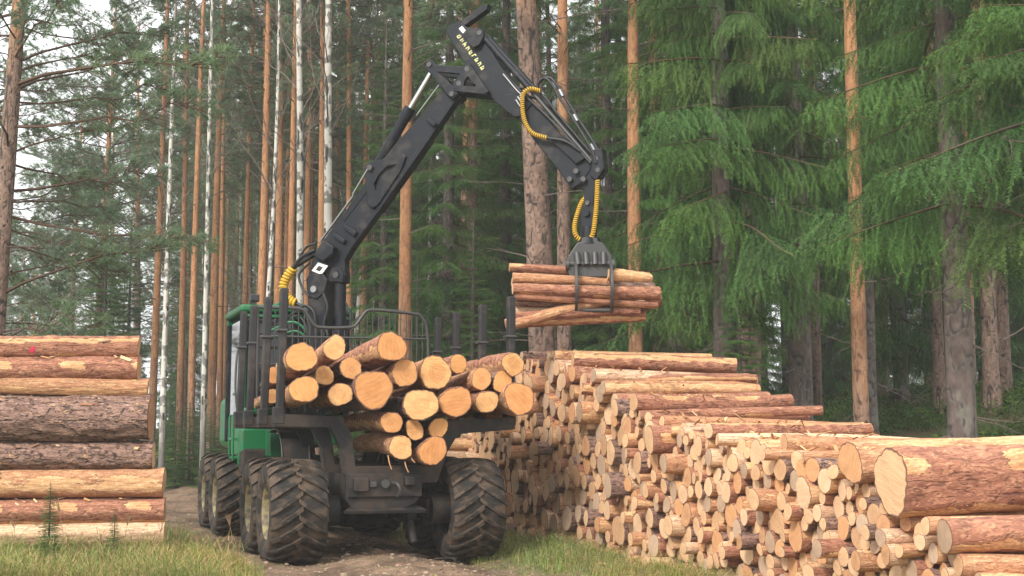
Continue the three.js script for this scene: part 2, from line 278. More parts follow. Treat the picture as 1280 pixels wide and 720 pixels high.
  // the slightest of them, past counting
  const heap = tag(new THREE.Group(), 'mass of thin log ends filling gaps in the roadside stack', 'logs', undefined, 'stuff'); heap.name = 'log_mass'; scene.add(heap);
  const by = new Map(); for (const e of rest0.list) { const k = shapes.indexOf(e[0]) + '/' + e[6]; if (!by.has(k)) by.set(k, []); by.get(k).push(e); }
  const dummy = new THREE.Object3D();
  const barkParts = {}, endParts = [];
  for (const [S, p, dir, s, sl, roll, bark, end] of rest0.list) {
    placeLog(dummy, p, dir, s, sl, roll); dummy.updateMatrix();
    (barkParts[bark] ??= []).push(S.bark.clone().applyMatrix4(dummy.matrix)); endParts.push(S.near.clone().applyMatrix4(dummy.matrix));
  }
  for (const k in barkParts) tag(mesh('bark', mergeGeometries(barkParts[k]), BARK[k], heap), undefined, undefined, undefined, 'stuff');
  if (endParts.length) tag(mesh('cut_face', mergeGeometries(endParts), END_PILE[0], heap), undefined, undefined, undefined, 'stuff');
  console.log('stack logs', circles.length);
  // bark shreds and splinters on the stack and at its foot
  const bf = new Buf(), RR = rng(77);
  for (let k = 0; k < 5; k++) { const a = V(-0.5, 0, -0.12), b = V(0.5, 0.03, -0.1 + 0.04 * k), c = V(0.45, 0.06, 0.13), d = V(-0.4, 0.02, 0.1); if (k === 0) { bf.tri(a, b, c, [1, 1, 1]); bf.tri(a, c, d, [1, 1, 1]); } }
  const shredG = bf.build(), shreds = [], cols = [[0.5, 0.27, 0.11], [0.6, 0.4, 0.19], [0.3, 0.13, 0.06], [0.66, 0.46, 0.22], [0.42, 0.2, 0.09]];
  for (let i = 0; i < 1700; i++) {
    const t = lerp(tOf(21.8), tOf(12.4), RR()); let along = 0.1 + RR() * 1.1;
    const h = rest(t, 0.015); if (h < 0.9) continue;
    const p = facePoint(t, h - 0.012 + RR() * 0.012).addScaledVector(LOG_DIR, along);
    dummy.position.copy(p); dummy.rotation.set((RR() - 0.5) * 0.8, RR() * 6.28, (RR() - 0.5) * 0.8); const s = 0.05 + RR() * RR() * 0.2; dummy.scale.set(s, s, s * (0.3 + RR() * 0.7)); dummy.updateMatrix(); shreds.push([dummy.matrix.clone(), cols[Math.floor(RR() * 5)]]);
  }
  for (let i = 0; i < 1800; i++) { // at the foot and on the track
    const D = 12.5 + RR() * 11, q = -0.15 - RR() * RR() * 1.9, x = faceX(D) + q / 0.949;
    dummy.position.set(x, ground(x, D) + 0.012, -D); dummy.rotation.set((RR() - 0.5) * 0.5, RR() * 6.28, (RR() - 0.5) * 0.5); const s = 0.04 + RR() * RR() * 0.16; dummy.scale.set(s, s, s * (0.2 + RR() * 0.6)); dummy.updateMatrix(); shreds.push([dummy.matrix.clone(), cols[Math.floor(RR() * 5)]]);
  }
  for (let i = 0; i < 3600; i++) { // trampled over the track
    const D = 14 + RR() * 12, x = trackX(D) + (RR() - 0.35) * 5.4;
    dummy.position.set(x, ground(x, D) + 0.01, -D); dummy.rotation.set((RR() - 0.5) * 0.4, RR() * 6.28, (RR() - 0.5) * 0.4); const s = 0.03 + RR() * RR() * 0.14; dummy.scale.set(s, s, s * (0.1 + RR() * 0.5)); dummy.updateMatrix(); shreds.push([dummy.matrix.clone(), cols[Math.floor(RR() * 5)].map((k) => k * (0.3 + 0.5 * RR()))]);
  }
  const im = new THREE.InstancedMesh(shredG, mat(1, 1, 1, 0.9, { side: THREE.DoubleSide }), shreds.length); im.name = 'bark_litter';
  shreds.forEach(([m, c], i) => { im.setMatrixAt(i, m); im.setColorAt(i, new THREE.Color().setRGB(...c)); });
  tag(im, 'loose bark shreds and splinters strewn over stack and track', 'litter', undefined, 'stuff'); shade(im); scene.add(im);
}

// ---------------------------------------------------------------- logs lying crosswise beyond the stack
{
  const R = rng(91), rows = [[24.1, 0, 0.15, 'red'], [24.15, 0.3, 0.13, 'pale'], [24.1, 0.56, 0.13, 'tan'], [24.2, 0.82, 0.12, 'red'], [24.1, 1.06, 0.1, 'pale'], [24.2, 1.27, 0.12, 'tan']];
  const marks = ['lowest of', 'second from the ground in', 'third from the ground in', 'fourth from the ground in', 'second from the top of', 'topmost of'];
  rows.forEach(([D, h, r, b], i) => { const S = logShape(5100 + i, r, 2.6, { seg: 18, rings: 16, knots: 4 }); const o = makeLog('crosswise_log', S, BARK[b], END_PILE[i % 5], `crosswise log behind the loader wheel, ${marks[i]} its short stack`, 'log', 'crosswise logs behind the loader'); const x = at(541 + i * 3, 560, D).x; placeLog(o, V(x, ground(x, D) + h + r, -D), V(1, 0.01 * (R() - 0.5), 0.05 * (R() - 0.5)), 1, 1, i); });
}

// ---------------------------------------------------------------- the big log stack beside the track
{
  const D = 17, rows = [[433, 12.5, 173.6, 'red', 'flecked red log with a crimson paint dot, topmost of the big log stack'], [460, 16.5, 174, 'red', 'flaky barked log second from the top of the big log stack'], [484.5, 11.5, 185, 'tan', 'slim smooth pinkish log above the thickest log of the big stack'], [521, 29, 188, 'dark', 'thickest dark furrowed log in the big log stack'], [569, 18.5, 192, 'dark', 'dark brown log directly under the thickest log of the big stack'], [603, 17.5, 205, 'tan', 'yellowish tan flaking log third from the bottom of the big stack'], [637, 16.5, 206, 'red', 'orange red log with peeled patches second from the bottom of the big stack'], [666, 15, 206, 'pale', 'pale lowest log in tall grass under the big stack']];
  rows.forEach(([py, pr, ex, b, label], i) => {
    const p = at(ex, py, D), s = FOCAL / D, r = pr / s, S = logShape(6100 + i * 3, r, 5.2, { seg: 56, rings: 150, taper: 0.02 + 0.05 * (i % 3), knots: 5, rough: i === 3 || i === 4 ? 0.14 : 0.07, lump: 0.14, bow: 0.03, around: r > 0.25 ? 3 : 2, along: 0.9 });
    const o = makeLog('big_stack_log', S, BARK[b], END_PILE[i % 5], label, 'log', 'logs of the big stack beside the track'); placeLog(o, p, V(-1, 0.006 * (i % 3 - 1), 0.16), 1, 1, i * 1.3);
    if (i === 0) { const dot = new THREE.SphereGeometry(0.04, 14, 10); { const dp = dot.attributes.position; for (let k = 0; k < dp.count; k++) { const a = Math.atan2(dp.getY(k), dp.getX(k)), w = 0.6 + 0.8 * vnoise(Math.cos(a) * 2 + 5, Math.sin(a) * 2 + 5, 3); dp.setXYZ(k, dp.getX(k) * w, dp.getY(k) * w, dp.getZ(k)); } } dot.scale(1.2, 1.0, 0.16); const q = at(41, 437, D - r * 0.98 - 0.26); mesh('paint_mark', dot.translate(q.x, q.y, q.z).applyMatrix4((o.updateMatrix(), o.matrix.clone().invert())), mat(0.42, 0.015, 0.05, 0.8), o); }
  });
  { // curling bark flakes on those logs
    const FR = rng(64), d = new THREE.Object3D(), bf = new Buf(); bf.tri(V(-0.5, 0, -0.15), V(0.5, 0.05, -0.12), V(0.4, 0.1, 0.14), [1, 1, 1]); bf.tri(V(-0.5, 0, -0.15), V(0.4, 0.1, 0.14), V(-0.42, 0.03, 0.12), [1, 1, 1]);
    const fl = [], cols = [[0.62, 0.4, 0.18], [0.5, 0.26, 0.11], [0.3, 0.14, 0.075], [0.68, 0.48, 0.25], [0.2, 0.1, 0.06]];
    rows.forEach(([py, pr, ex], i) => { const p = at(ex, py, D), r = pr * D / FOCAL; for (let k = 0; k < 70; k++) { const a = (FR() * 1.5 - 0.35), s = 0.1 + FR() * 4.6; d.position.set(p.x - s, p.y + Math.cos(a) * r * 1.03, p.z + s * 0.16 + Math.sin(a) * r * 1.03); d.rotation.set(a + (FR() - 0.5) * 0.7, (FR() - 0.5) * 1.6, (FR() - 0.5) * 0.5); const q = 0.03 + FR() * FR() * 0.16; d.scale.set(q, q, q * (0.4 + FR() * 0.8)); d.updateMatrix(); fl.push([d.matrix.clone(), cols[Math.floor(FR() * 5)]]); } });
    const im = new THREE.InstancedMesh(bf.build(), mat(1, 1, 1, 0.9, { side: THREE.DoubleSide }), fl.length); im.name = 'bark_flakes'; fl.forEach(([m, c], i) => { im.setMatrixAt(i, m); im.setColorAt(i, new THREE.Color().setRGB(...c)); }); tag(im, 'curling bark flakes clinging to the logs of the big stack', 'bark flakes', undefined, 'stuff'); shade(im); scene.add(im);
  }
  const R = rng(17), S = [0, 1, 2].map((i) => logShape(6300 + i, 0.19, 5.2, { seg: 24, rings: 20, taper: 0.05 }));
  const back = [[0.62, 0.2, 0.2], [0.62, 0.58, 0.19], [0.66, 0.95, 0.18], [0.6, 1.3, 0.18], [0.68, 1.66, 0.18], [0.6, 2.02, 0.18], [0.66, 2.36, 0.16]];
  back.forEach(([dz, h, r], i) => { const o = makeLog('big_stack_log', S[i % 3], BARK[['red', 'dark', 'tan'][i % 3]], END_PILE[i % 5], 'half hidden log in the rear row of the big log stack', 'log', 'rear row of the big log stack'); placeLog(o, V(-5.15 - 0.2 * R(), h + 0.16, -(D + dz)), V(-1, 0, 0.16), r / 0.19, 1, i); });
}
// ---------------------------------------------------------------- the forwarder (log loader)
const M = {
  black: (() => { const n = texture(256, 256, (u, v) => { const d = smooth(fbm(u * 6, v * 6, 811, 5, 6, 6), 0.52, 0.75), f = vnoise(u * 90, v * 90, 812, 90, 90); return mixc([0.0055, 0.007, 0.012], [0.055, 0.046, 0.038], d * 0.45 + 0.16 * f * d); }); return new THREE.MeshPhysicalMaterial({ map: n, roughness: 0.5, specularIntensity: 0.55 }); })(),
  frame: (() => { const n = texture(256, 256, (u, v) => { const d = smooth(fbm(u * 5, v * 5, 821, 5, 5, 5), 0.42, 0.68), f = vnoise(u * 80, v * 80, 822, 80, 80); return mixc([0.009, 0.008, 0.008], [0.055, 0.034, 0.023], d * 0.7 + 0.25 * (f - 0.5) * d); }); return new THREE.MeshStandardMaterial({ map: n, roughness: 0.7 }); })(),
  stake: (() => { const n = texture(256, 256, (u, v) => { const d = smooth(fbm(u * 5, v * 5, 861, 5, 5, 5), 0.45, 0.7), f = vnoise(u * 80, v * 80, 862, 80, 80); return mixc([0.012, 0.011, 0.012], [0.06, 0.044, 0.035], d * 0.6 + 0.3 * (f - 0.5) * d); }); return new THREE.MeshStandardMaterial({ map: n, roughness: 0.65 }); })(),
  rubber: (() => { const n = texture(512, 512, (u, v) => { const d = smooth(fbm(u * 7, v * 7, 831, 5, 7, 7), 0.4, 0.72), f = fbm(u * 60, v * 60, 832, 2, 60, 60); return mixc([0.015, 0.012, 0.01], [0.105, 0.068, 0.042], clamp(d * 0.75 + 0.4 * (f - 0.5))); }); const b = texture(256, 256, (u, v) => fbm(u * 40, v * 40, 833, 3, 40, 40), false); return new THREE.MeshStandardMaterial({ map: n, bumpMap: b, bumpScale: 0.008, roughness: 0.85 }); })(),
  green: (() => { const n = texture(256, 256, (u, v) => { const d = smooth(fbm(u * 5, v * 5, 841, 5, 5, 5), 0.5, 0.8); return mixc([0.008, 0.15, 0.05], [0.07, 0.085, 0.05], d * 0.6); }); return new THREE.MeshStandardMaterial({ map: n, roughness: 0.38 }); })(),
  rim: (() => { const n = texture(256, 256, (u, v) => { const d = smooth(fbm(u * 6, v * 6, 851, 5, 6, 6), 0.4, 0.7); return mixc([0.27, 0.22, 0.1], [0.1, 0.075, 0.052], d); }); return new THREE.MeshStandardMaterial({ map: n, roughness: 0.7 }); })(),
  chrome: mat(0.72, 0.73, 0.75, 0.16, { metalness: 1 }), steel: mat(0.3, 0.3, 0.31, 0.42, { metalness: 0.85 }), worn: mat(0.07, 0.068, 0.066, 0.5, { metalness: 0.4 }),
  hose: mat(0.015, 0.015, 0.016, 0.5), yellow: mat(0.6, 0.36, 0.025, 0.6), white: mat(0.75, 0.75, 0.72, 0.6), rubberPlain: mat(0.02, 0.02, 0.02, 0.7),
  glass: new THREE.MeshPhysicalMaterial({ color: new THREE.Color(0.12, 0.14, 0.13), roughness: 0.03, transmission: 0.9, thickness: 0, ior: 1.5 }), lens: mat(0.75, 0.76, 0.72, 0.15), seat: mat(0.03, 0.03, 0.035, 0.8),
};
const fw = thing('forwarder', 'green and black eight-wheeled forwarder loaded with logs, its crane raised over the bunk', 'forwarder');
fw.position.set(MX, 0, -MD); fw.rotation.set(0, HEAD, 0); fw.updateMatrix(); fw.updateMatrixWorld();
const INV = fw.matrixWorld.clone().invert(), toLocal = (p) => p.clone().applyMatrix4(INV);
const LX = (x, y, s) => V(x, y, -s); // machine axes: x to its right, s metres ahead of the rear axle
function part(name, g, m, parent = fw) { return mesh(name, g, m, parent); }
const box = (w, h, d, x, y, z, r = 0.015) => new RoundedBoxGeometry(w, h, d, 2, Math.min(r, w / 2.1, h / 2.1, d / 2.1)).translate(x, y, z);
function cyl(a, b, r0, r1 = r0, seg = 16) { const d = b.clone().sub(a), g = new THREE.CylinderGeometry(r1, r0, d.length(), seg); g.applyQuaternion(new THREE.Quaternion().setFromUnitVectors(V(0, 1, 0), d.clone().normalize())); const c = a.clone().add(b).multiplyScalar(0.5); return g.translate(c.x, c.y, c.z); }
function tubeOf(pts, r, seg = 40, sides = 8) { return new THREE.TubeGeometry(new THREE.CatmullRomCurve3(pts, false, 'centripetal'), seg, r, sides); }
function fixUV(g, s = 1) { // box-mapped uv in metres
  g = g.index ? g.toNonIndexed() : g; const p = g.attributes.position, n = g.attributes.normal, uv = new Float32Array(p.count * 2);
  for (let i = 0; i < p.count; i += 3) { const ax = Math.abs(n.getX(i) + n.getX(i + 1) + n.getX(i + 2)), ay = Math.abs(n.getY(i) + n.getY(i + 1) + n.getY(i + 2)), az = Math.abs(n.getZ(i) + n.getZ(i + 1) + n.getZ(i + 2)); for (let k = i; k < i + 3; k++) { const x = p.getX(k), y = p.getY(k), z = p.getZ(k), [a, b] = ax > ay && ax > az ? [z, y] : ay > az ? [x, z] : [x, y]; uv[k * 2] = a * s; uv[k * 2 + 1] = b * s; } }
  g.setAttribute('uv', new THREE.BufferAttribute(uv, 2)); return g;
}
const join = (...gs) => mergeGeometries(gs.flat().map((g) => { g = g.index ? g.toNonIndexed() : g.clone(); for (const k of Object.keys(g.attributes)) if (!['position', 'normal', 'uv'].includes(k)) g.deleteAttribute(k); return g; }));
const P = (name, gs, m, parent, s = 1) => part(name, fixUV(join(gs), s), m, parent);

// ---- wheels
const WR = 0.67, WW = 0.68;
{
  const prof = []; const pr = [[0.34, -0.27], [0.37, -0.31], [0.45, -0.335], [0.54, -0.34], [0.59, -0.325], [0.615, -0.27], [0.622, -0.14], [0.625, 0], [0.622, 0.14], [0.615, 0.27], [0.59, 0.325], [0.54, 0.34], [0.45, 0.335], [0.37, 0.31], [0.34, 0.27]];
  const tyreG = new THREE.LatheGeometry(new THREE.SplineCurve(pr.map(([r, y]) => new THREE.Vector2(r, y))).getPoints(44), 72); tyreG.rotateZ(-Math.PI / 2); // axle along x
  const tuv = tyreG.attributes.uv; for (let i = 0; i < tuv.count; i++) tuv.setXY(i, tuv.getX(i) * 4, tuv.getY(i) * 1.4);
  // a lug: a bent bar running from the middle of the tread to the shoulder
  const lugShape = (side) => {
    const n = 7, sec = []; 
    for (let i = 0; i <= n; i++) { const f = i / n, w = side * lerp(-0.025, 0.338, f), a = -0.40 * Math.pow(f, 0.9) , half = (0.05 - 0.008 * f) , base = 0.595 - 0.05 * Math.pow(f, 5), top = (0.67 - 0.012 * f * f - 0.05 * Math.pow(f, 8)); sec.push([w, a, half, base, top]); }
    const p = [], idx = []; const put = (w, a, r) => p.push(w, Math.sin(a) * r, Math.cos(a) * r);
    for (const [w, a, half, b, t] of sec) { put(w, a - half * 1.25, b); put(w, a - half * 0.85, t); put(w, a + half * 0.85, t); put(w, a + half * 1.25, b); }
    for (let i = 0; i < n; i++) for (let k = 0; k < 3; k++) { const A = i * 4 + k, B = A + 4; side > 0 ? idx.push(A, A + 1, B, A + 1, B + 1, B) : idx.push(A, B, A + 1, A + 1, B, B + 1); }
    const e = n * 4; side > 0 ? idx.push(0, 3, 1, 1, 3, 2, e, e + 1, e + 3, e + 1, e + 2, e + 3) : idx.push(0, 1, 3, 1, 2, 3, e, e + 3, e + 1, e + 1, e + 3, e + 2);
    let g = new THREE.BufferGeometry(); g.setAttribute('position', new THREE.Float32BufferAttribute(p, 3)); g.setIndex(idx); g = g.toNonIndexed(); g.computeVertexNormals(); g = toCreasedNormals(g, 0.5); return fixUV(g, 1.5);
  };
  const lugs = [lugShape(-1), lugShape(1)], N = 21;
  const rimG = (() => { const q = [[0.0, 0.13], [0.1, 0.13], [0.12, 0.16], [0.15, 0.16], [0.17, 0.1], [0.26, 0.09], [0.3, 0.17], [0.315, 0.26], [0.35, 0.3], [0.362, 0.285], [0.35, 0.2]]; const g = new THREE.LatheGeometry(q.map(([r, y]) => new THREE.Vector2(r, y)), 48); return fixUV(toCreasedNormals(g.toNonIndexed(), 0.6), 2); })();
  function wheel(x, s, full) {
    const w = new THREE.Group(); w.name = 'wheel'; fw.add(w); w.position.set(x, WR - 0.03, -s); w.scale.x = 1.08;
    mesh('tyre', tyreG, M.rubber, w);
    const out = Math.sign(x); const rg = mesh('rim', rimG, M.rim, w); rg.rotation.z = -out * Math.PI / 2;
    const bolts = []; for (let k = 0; k < 10; k++) { const a = k / 10 * 6.283; bolts.push(cyl(V(out * 0.15, Math.cos(a) * 0.13, Math.sin(a) * 0.13), V(out * 0.185, Math.cos(a) * 0.13, Math.sin(a) * 0.13), 0.013, 0.013, 6)); }
    mesh('wheel_bolts', join(bolts), M.worn, w);
    const made = []; const off = (s * 3.7 + x) % 0.3;
    for (let k = 0; k < N; k++) for (const side of [0, 1]) { const a = (k + side * 0.5) / N * 6.283185 + off; if (full) { const l = mesh('tread_lug', lugs[side], M.rubber, w); l.rotation.x = -a; } else made.push(lugs[side].clone().rotateX(-a)); }
    if (!full) tag(mesh('tread', mergeGeometries(made), M.rubber, w), undefined, undefined, undefined, 'stuff');
    return w;
  }
  for (const s of [0, 1.45, 5, 6.5]) { wheel(-1.1, s, true); wheel(1.27, s, s < 1.5); }
}
// ---- running gear and rear frame
const OX = 0.22; // the bunk sits a little to the machine's right
P('bogie_beam', [box(0.2, 0.26, 1.5, -0.54, 0.66, -0.72, 0.05), box(0.16, 0.5, 0.5, -0.46, 0.72, -0.7, 0.06)], M.frame);
P('bogie_beam', [box(0.2, 0.26, 1.5, 0.78, 0.66, -0.72, 0.05), box(0.16, 0.5, 0.5, 0.7, 0.72, -0.7, 0.06)], M.frame);
P('bogie_beam', [box(0.2, 0.3, 1.5, -0.52, 0.68, -5.75, 0.05)], M.frame); P('bogie_beam', [box(0.2, 0.3, 1.5, 0.76, 0.68, -5.75, 0.05)], M.frame);
for (const s of [0, 1.45]) for (const [a, b, c, d] of [[-0.86, -0.5, -0.88, -0.8], [0.74, 1.1, 1.04, 1.12]]) P('wheel_hub', [cyl(LX(a, 0.64, s), LX(b, 0.64, s), 0.2), cyl(LX(c, 0.64, s), LX(d, 0.64, s), 0.3, 0.3, 24)], M.frame);
P('axle', [cyl(LX(-0.7, 0.7, 0.72), LX(0.7, 0.7, 0.72), 0.17, 0.17, 20), cyl(LX(-0.25, 0.7, 0.72), LX(0.25, 0.7, 0.72), 0.3, 0.3, 20)], M.frame);
P('axle', [cyl(LX(-0.7, 0.72, 5.75), LX(0.7, 0.72, 5.75), 0.2, 0.2, 20), box(0.7, 0.4, 0.6, 0, 0.72, -5.75, 0.1)], M.frame);
{ // rear frame: box girder whose end plate folds inwards at the foot
  const sh = new THREE.Shape([[-0.46, 1.1], [0.52, 1.1], [0.52, 0.86], [0.44, 0.74], [0.16, 0.62], [-0.36, 0.64], [-0.46, 0.8]].map(([x, y]) => new THREE.Vector2(x, y)));
  P('rear_frame', [new THREE.ExtrudeGeometry(sh, { depth: 4.2, bevelSize: 0.02, bevelThickness: 0.02, bevelSegments: 2 }).translate(0, 0, -3.85)], M.frame);
  P('rear_plate', [box(0.98, 0.3, 0.04, 0.03, 0.97, 0.4, 0.015), box(0.2, 0.18, 0.1, -0.3, 0.98, 0.44, 0.02), box(0.14, 0.12, 0.12, 0.34, 1.02, 0.44, 0.02)], M.frame);
  const lip = new THREE.Shape([[-0.5, 0.0], [0.56, 0.0], [0.4, 0.32], [-0.2, 0.36]].map(([x, y]) => new THREE.Vector2(x, y)));
  const lg = new THREE.ExtrudeGeometry(lip, { depth: 0.03, bevelSize: 0.01, bevelThickness: 0.01 }).rotateX(-1.25).translate(0, 0.62, 0.42);
  P('skid_plate', [lg], M.frame);
  P('tow_hook', [tubeOf([V(0.12, 1.0, 0.44), V(0.16, 0.98, 0.55), V(0.19, 0.9, 0.56), V(0.17, 0.83, 0.5)], 0.022), cyl(V(0.02, 0.99, 0.42), V(0.02, 0.99, 0.47), 0.055)], M.worn);
  P('tail_lamp', [box(0.11, 0.08, 0.05, -0.14, 0.98, 0.43, 0.02)], M.worn);
  P('hydraulic_ram', [cyl(V(0.44, 0.55, 0.1), V(0.48, 0.22, 0.2), 0.05), box(0.14, 0.3, 0.14, 0.45, 0.66, 0.12, 0.03)], M.frame);
  P('chassis', [box(0.9, 0.42, 2.2, 0, 0.95, -4.6, 0.06), box(1.2, 0.5, 2.6, 0, 1.02, -6.3, 0.08), box(0.7, 0.25, 1.6, 0, 0.55, -5.7, 0.06)], M.frame);
  P('articulation_joint', [cyl(V(0, 0.6, -3.85), V(0, 1.3, -3.85), 0.16, 0.16, 20)], M.worn);
}
// ---- bunk: four bolsters with posts, and the headboard
const POSTS = [-0.2, 1.02, 2.28, 3.25], BL = -1.33, BR = 1.8;
POSTS.forEach((s, i) => {
  const pts = [[BL - 0.05, 1.87], [-0.52, 1.84], [-0.4, 1.6], [-0.34, 1.2], [0.6, 1.2], [0.7, 1.5], [0.9, 1.8], [BR + 0.05, 1.84], [BR + 0.05, 1.7], [1.05, 1.64], [0.9, 1.4], [0.76, 1.0], [-0.46, 1.0], [-0.52, 1.45], [-0.66, 1.71], [BL - 0.05, 1.73]];
  P('bolster', [new THREE.ExtrudeGeometry(new THREE.Shape(pts.map(([x, y]) => new THREE.Vector2(x, y))), { depth: 0.13, bevelSize: 0.012, bevelThickness: 0.012, bevelSegments: 2 }).translate(0, 0, -s - 0.065)], M.frame);
  const h = [3.5, 3.5, 3.5, 3.5][i];
  for (const [x, lean] of [[BL, 0.03], [BR, 0.02]]) {
    const a = V(x, 1.72, -s), b = V(x + lean, h, -s);
    const st = P('stake', [box(0.1, h - 1.72, 0.13, x + lean / 2, (h + 1.72) / 2, -s, 0.02).applyMatrix4(new THREE.Matrix4().makeTranslation(x + lean / 2, 1.72, -s).multiply(new THREE.Matrix4().makeRotationZ(-lean / 1.7)).multiply(new THREE.Matrix4().makeTranslation(-x - lean / 2, -1.72, s)))], M.stake);
    P('stake_collar', [box(0.14, 0.22, 0.17, x, 1.86, -s, 0.02)], M.stake, st); P('stake_band', [box(0.14, 0.03, 0.17, x + lean * 0.7, 2.95, -s, 0.008)], M.worn, st);
  }
});
{
  const s = 3.62, n = V(0, 0, 1).applyQuaternion(fw.quaternion), p0 = fw.localToWorld(LX(0, 2, s)), hp = (px, py) => toLocal(onPlane(px, py, p0, n));
  const top = [[322, 384], [378, 386], [395, 409], [442, 409], [460, 387], [524, 393], [533, 406], [535, 424]].map(([x, y]) => hp(x, y));
  const hb = P('headboard', [tubeOf(top.flatMap((q, i) => i && i < top.length - 1 ? [q.clone().lerp(top[i - 1], 0.08), q.clone().lerp(top[i + 1], 0.08)] : [q]), 0.028, 120), cyl(hp(535, 422), hp(536, 470), 0.028), cyl(hp(322, 384), hp(322, 500), 0.028), cyl(hp(322, 420), hp(535, 424), 0.018, 0.018, 8), cyl(hp(322, 455), hp(536, 459), 0.018, 0.018, 8), cyl(hp(322, 484), hp(536, 488), 0.03, 0.03, 8)], M.worn);
  const yTop = (x) => { for (let i = 0; i < top.length - 1; i++) if (x <= top[i + 1].x && top[i + 1].x > top[i].x) return lerp(top[i].y, top[i + 1].y, clamp((x - top[i].x) / (top[i + 1].x - top[i].x))); return top[5].y; };
  const x0 = top[0].x, x1 = top[7].x; for (let k = 1; k < 30; k++) { const x = lerp(x0, x1, k / 30); P('grille_bar', [cyl(V(x, 1.95, -s), V(x, yTop(x), -s), 0.009, 0.009, 6)], M.worn, hb); }
}
// ---- mudguards over the second axle
for (const sd of [-1, 1]) {
  const arc = (x) => [V(x, 1.66, -3.3), V(x, 1.7, -2.9), V(x, 1.66, -2.5), V(x, 1.45, -2.2), V(x, 1.05, -2.08)];
  const a = new THREE.CatmullRomCurve3(arc(0)).getPoints(20), p = [], idx = [];
  a.forEach((q) => { for (const x of [-0.2, 0.2]) p.push(sd * 0.75 + 0.1 + x, q.y, q.z, sd * 0.75 + 0.1 + x, q.y - 0.012, q.z); });
  for (let i = 0; i < 20; i++) { const k = i * 4, e = k + 4; idx.push(k, e, k + 2, k + 2, e, e + 2, k + 1, k + 3, e + 1, k + 3, e + 3, e + 1, k, k + 1, e, e, k + 1, e + 1, k + 2, e + 2, k + 3, k + 3, e + 2, e + 3); }
  const g = new THREE.BufferGeometry(); g.setAttribute('position', new THREE.Float32BufferAttribute(p, 3)); g.setIndex(idx); g.computeVertexNormals();
  const mg = P('mudguard', [g.toNonIndexed()].map((q) => { q.computeVertexNormals(); q.setAttribute('uv', new THREE.Float32BufferAttribute(new Float32Array(q.attributes.position.count * 2), 2)); return q; }), M.frame);
  for (const x of [-0.2, 0.2]) P('edge_rail', [tubeOf(arc(sd * 0.75 + 0.1 + x), 0.014)], M.worn, mg);
}
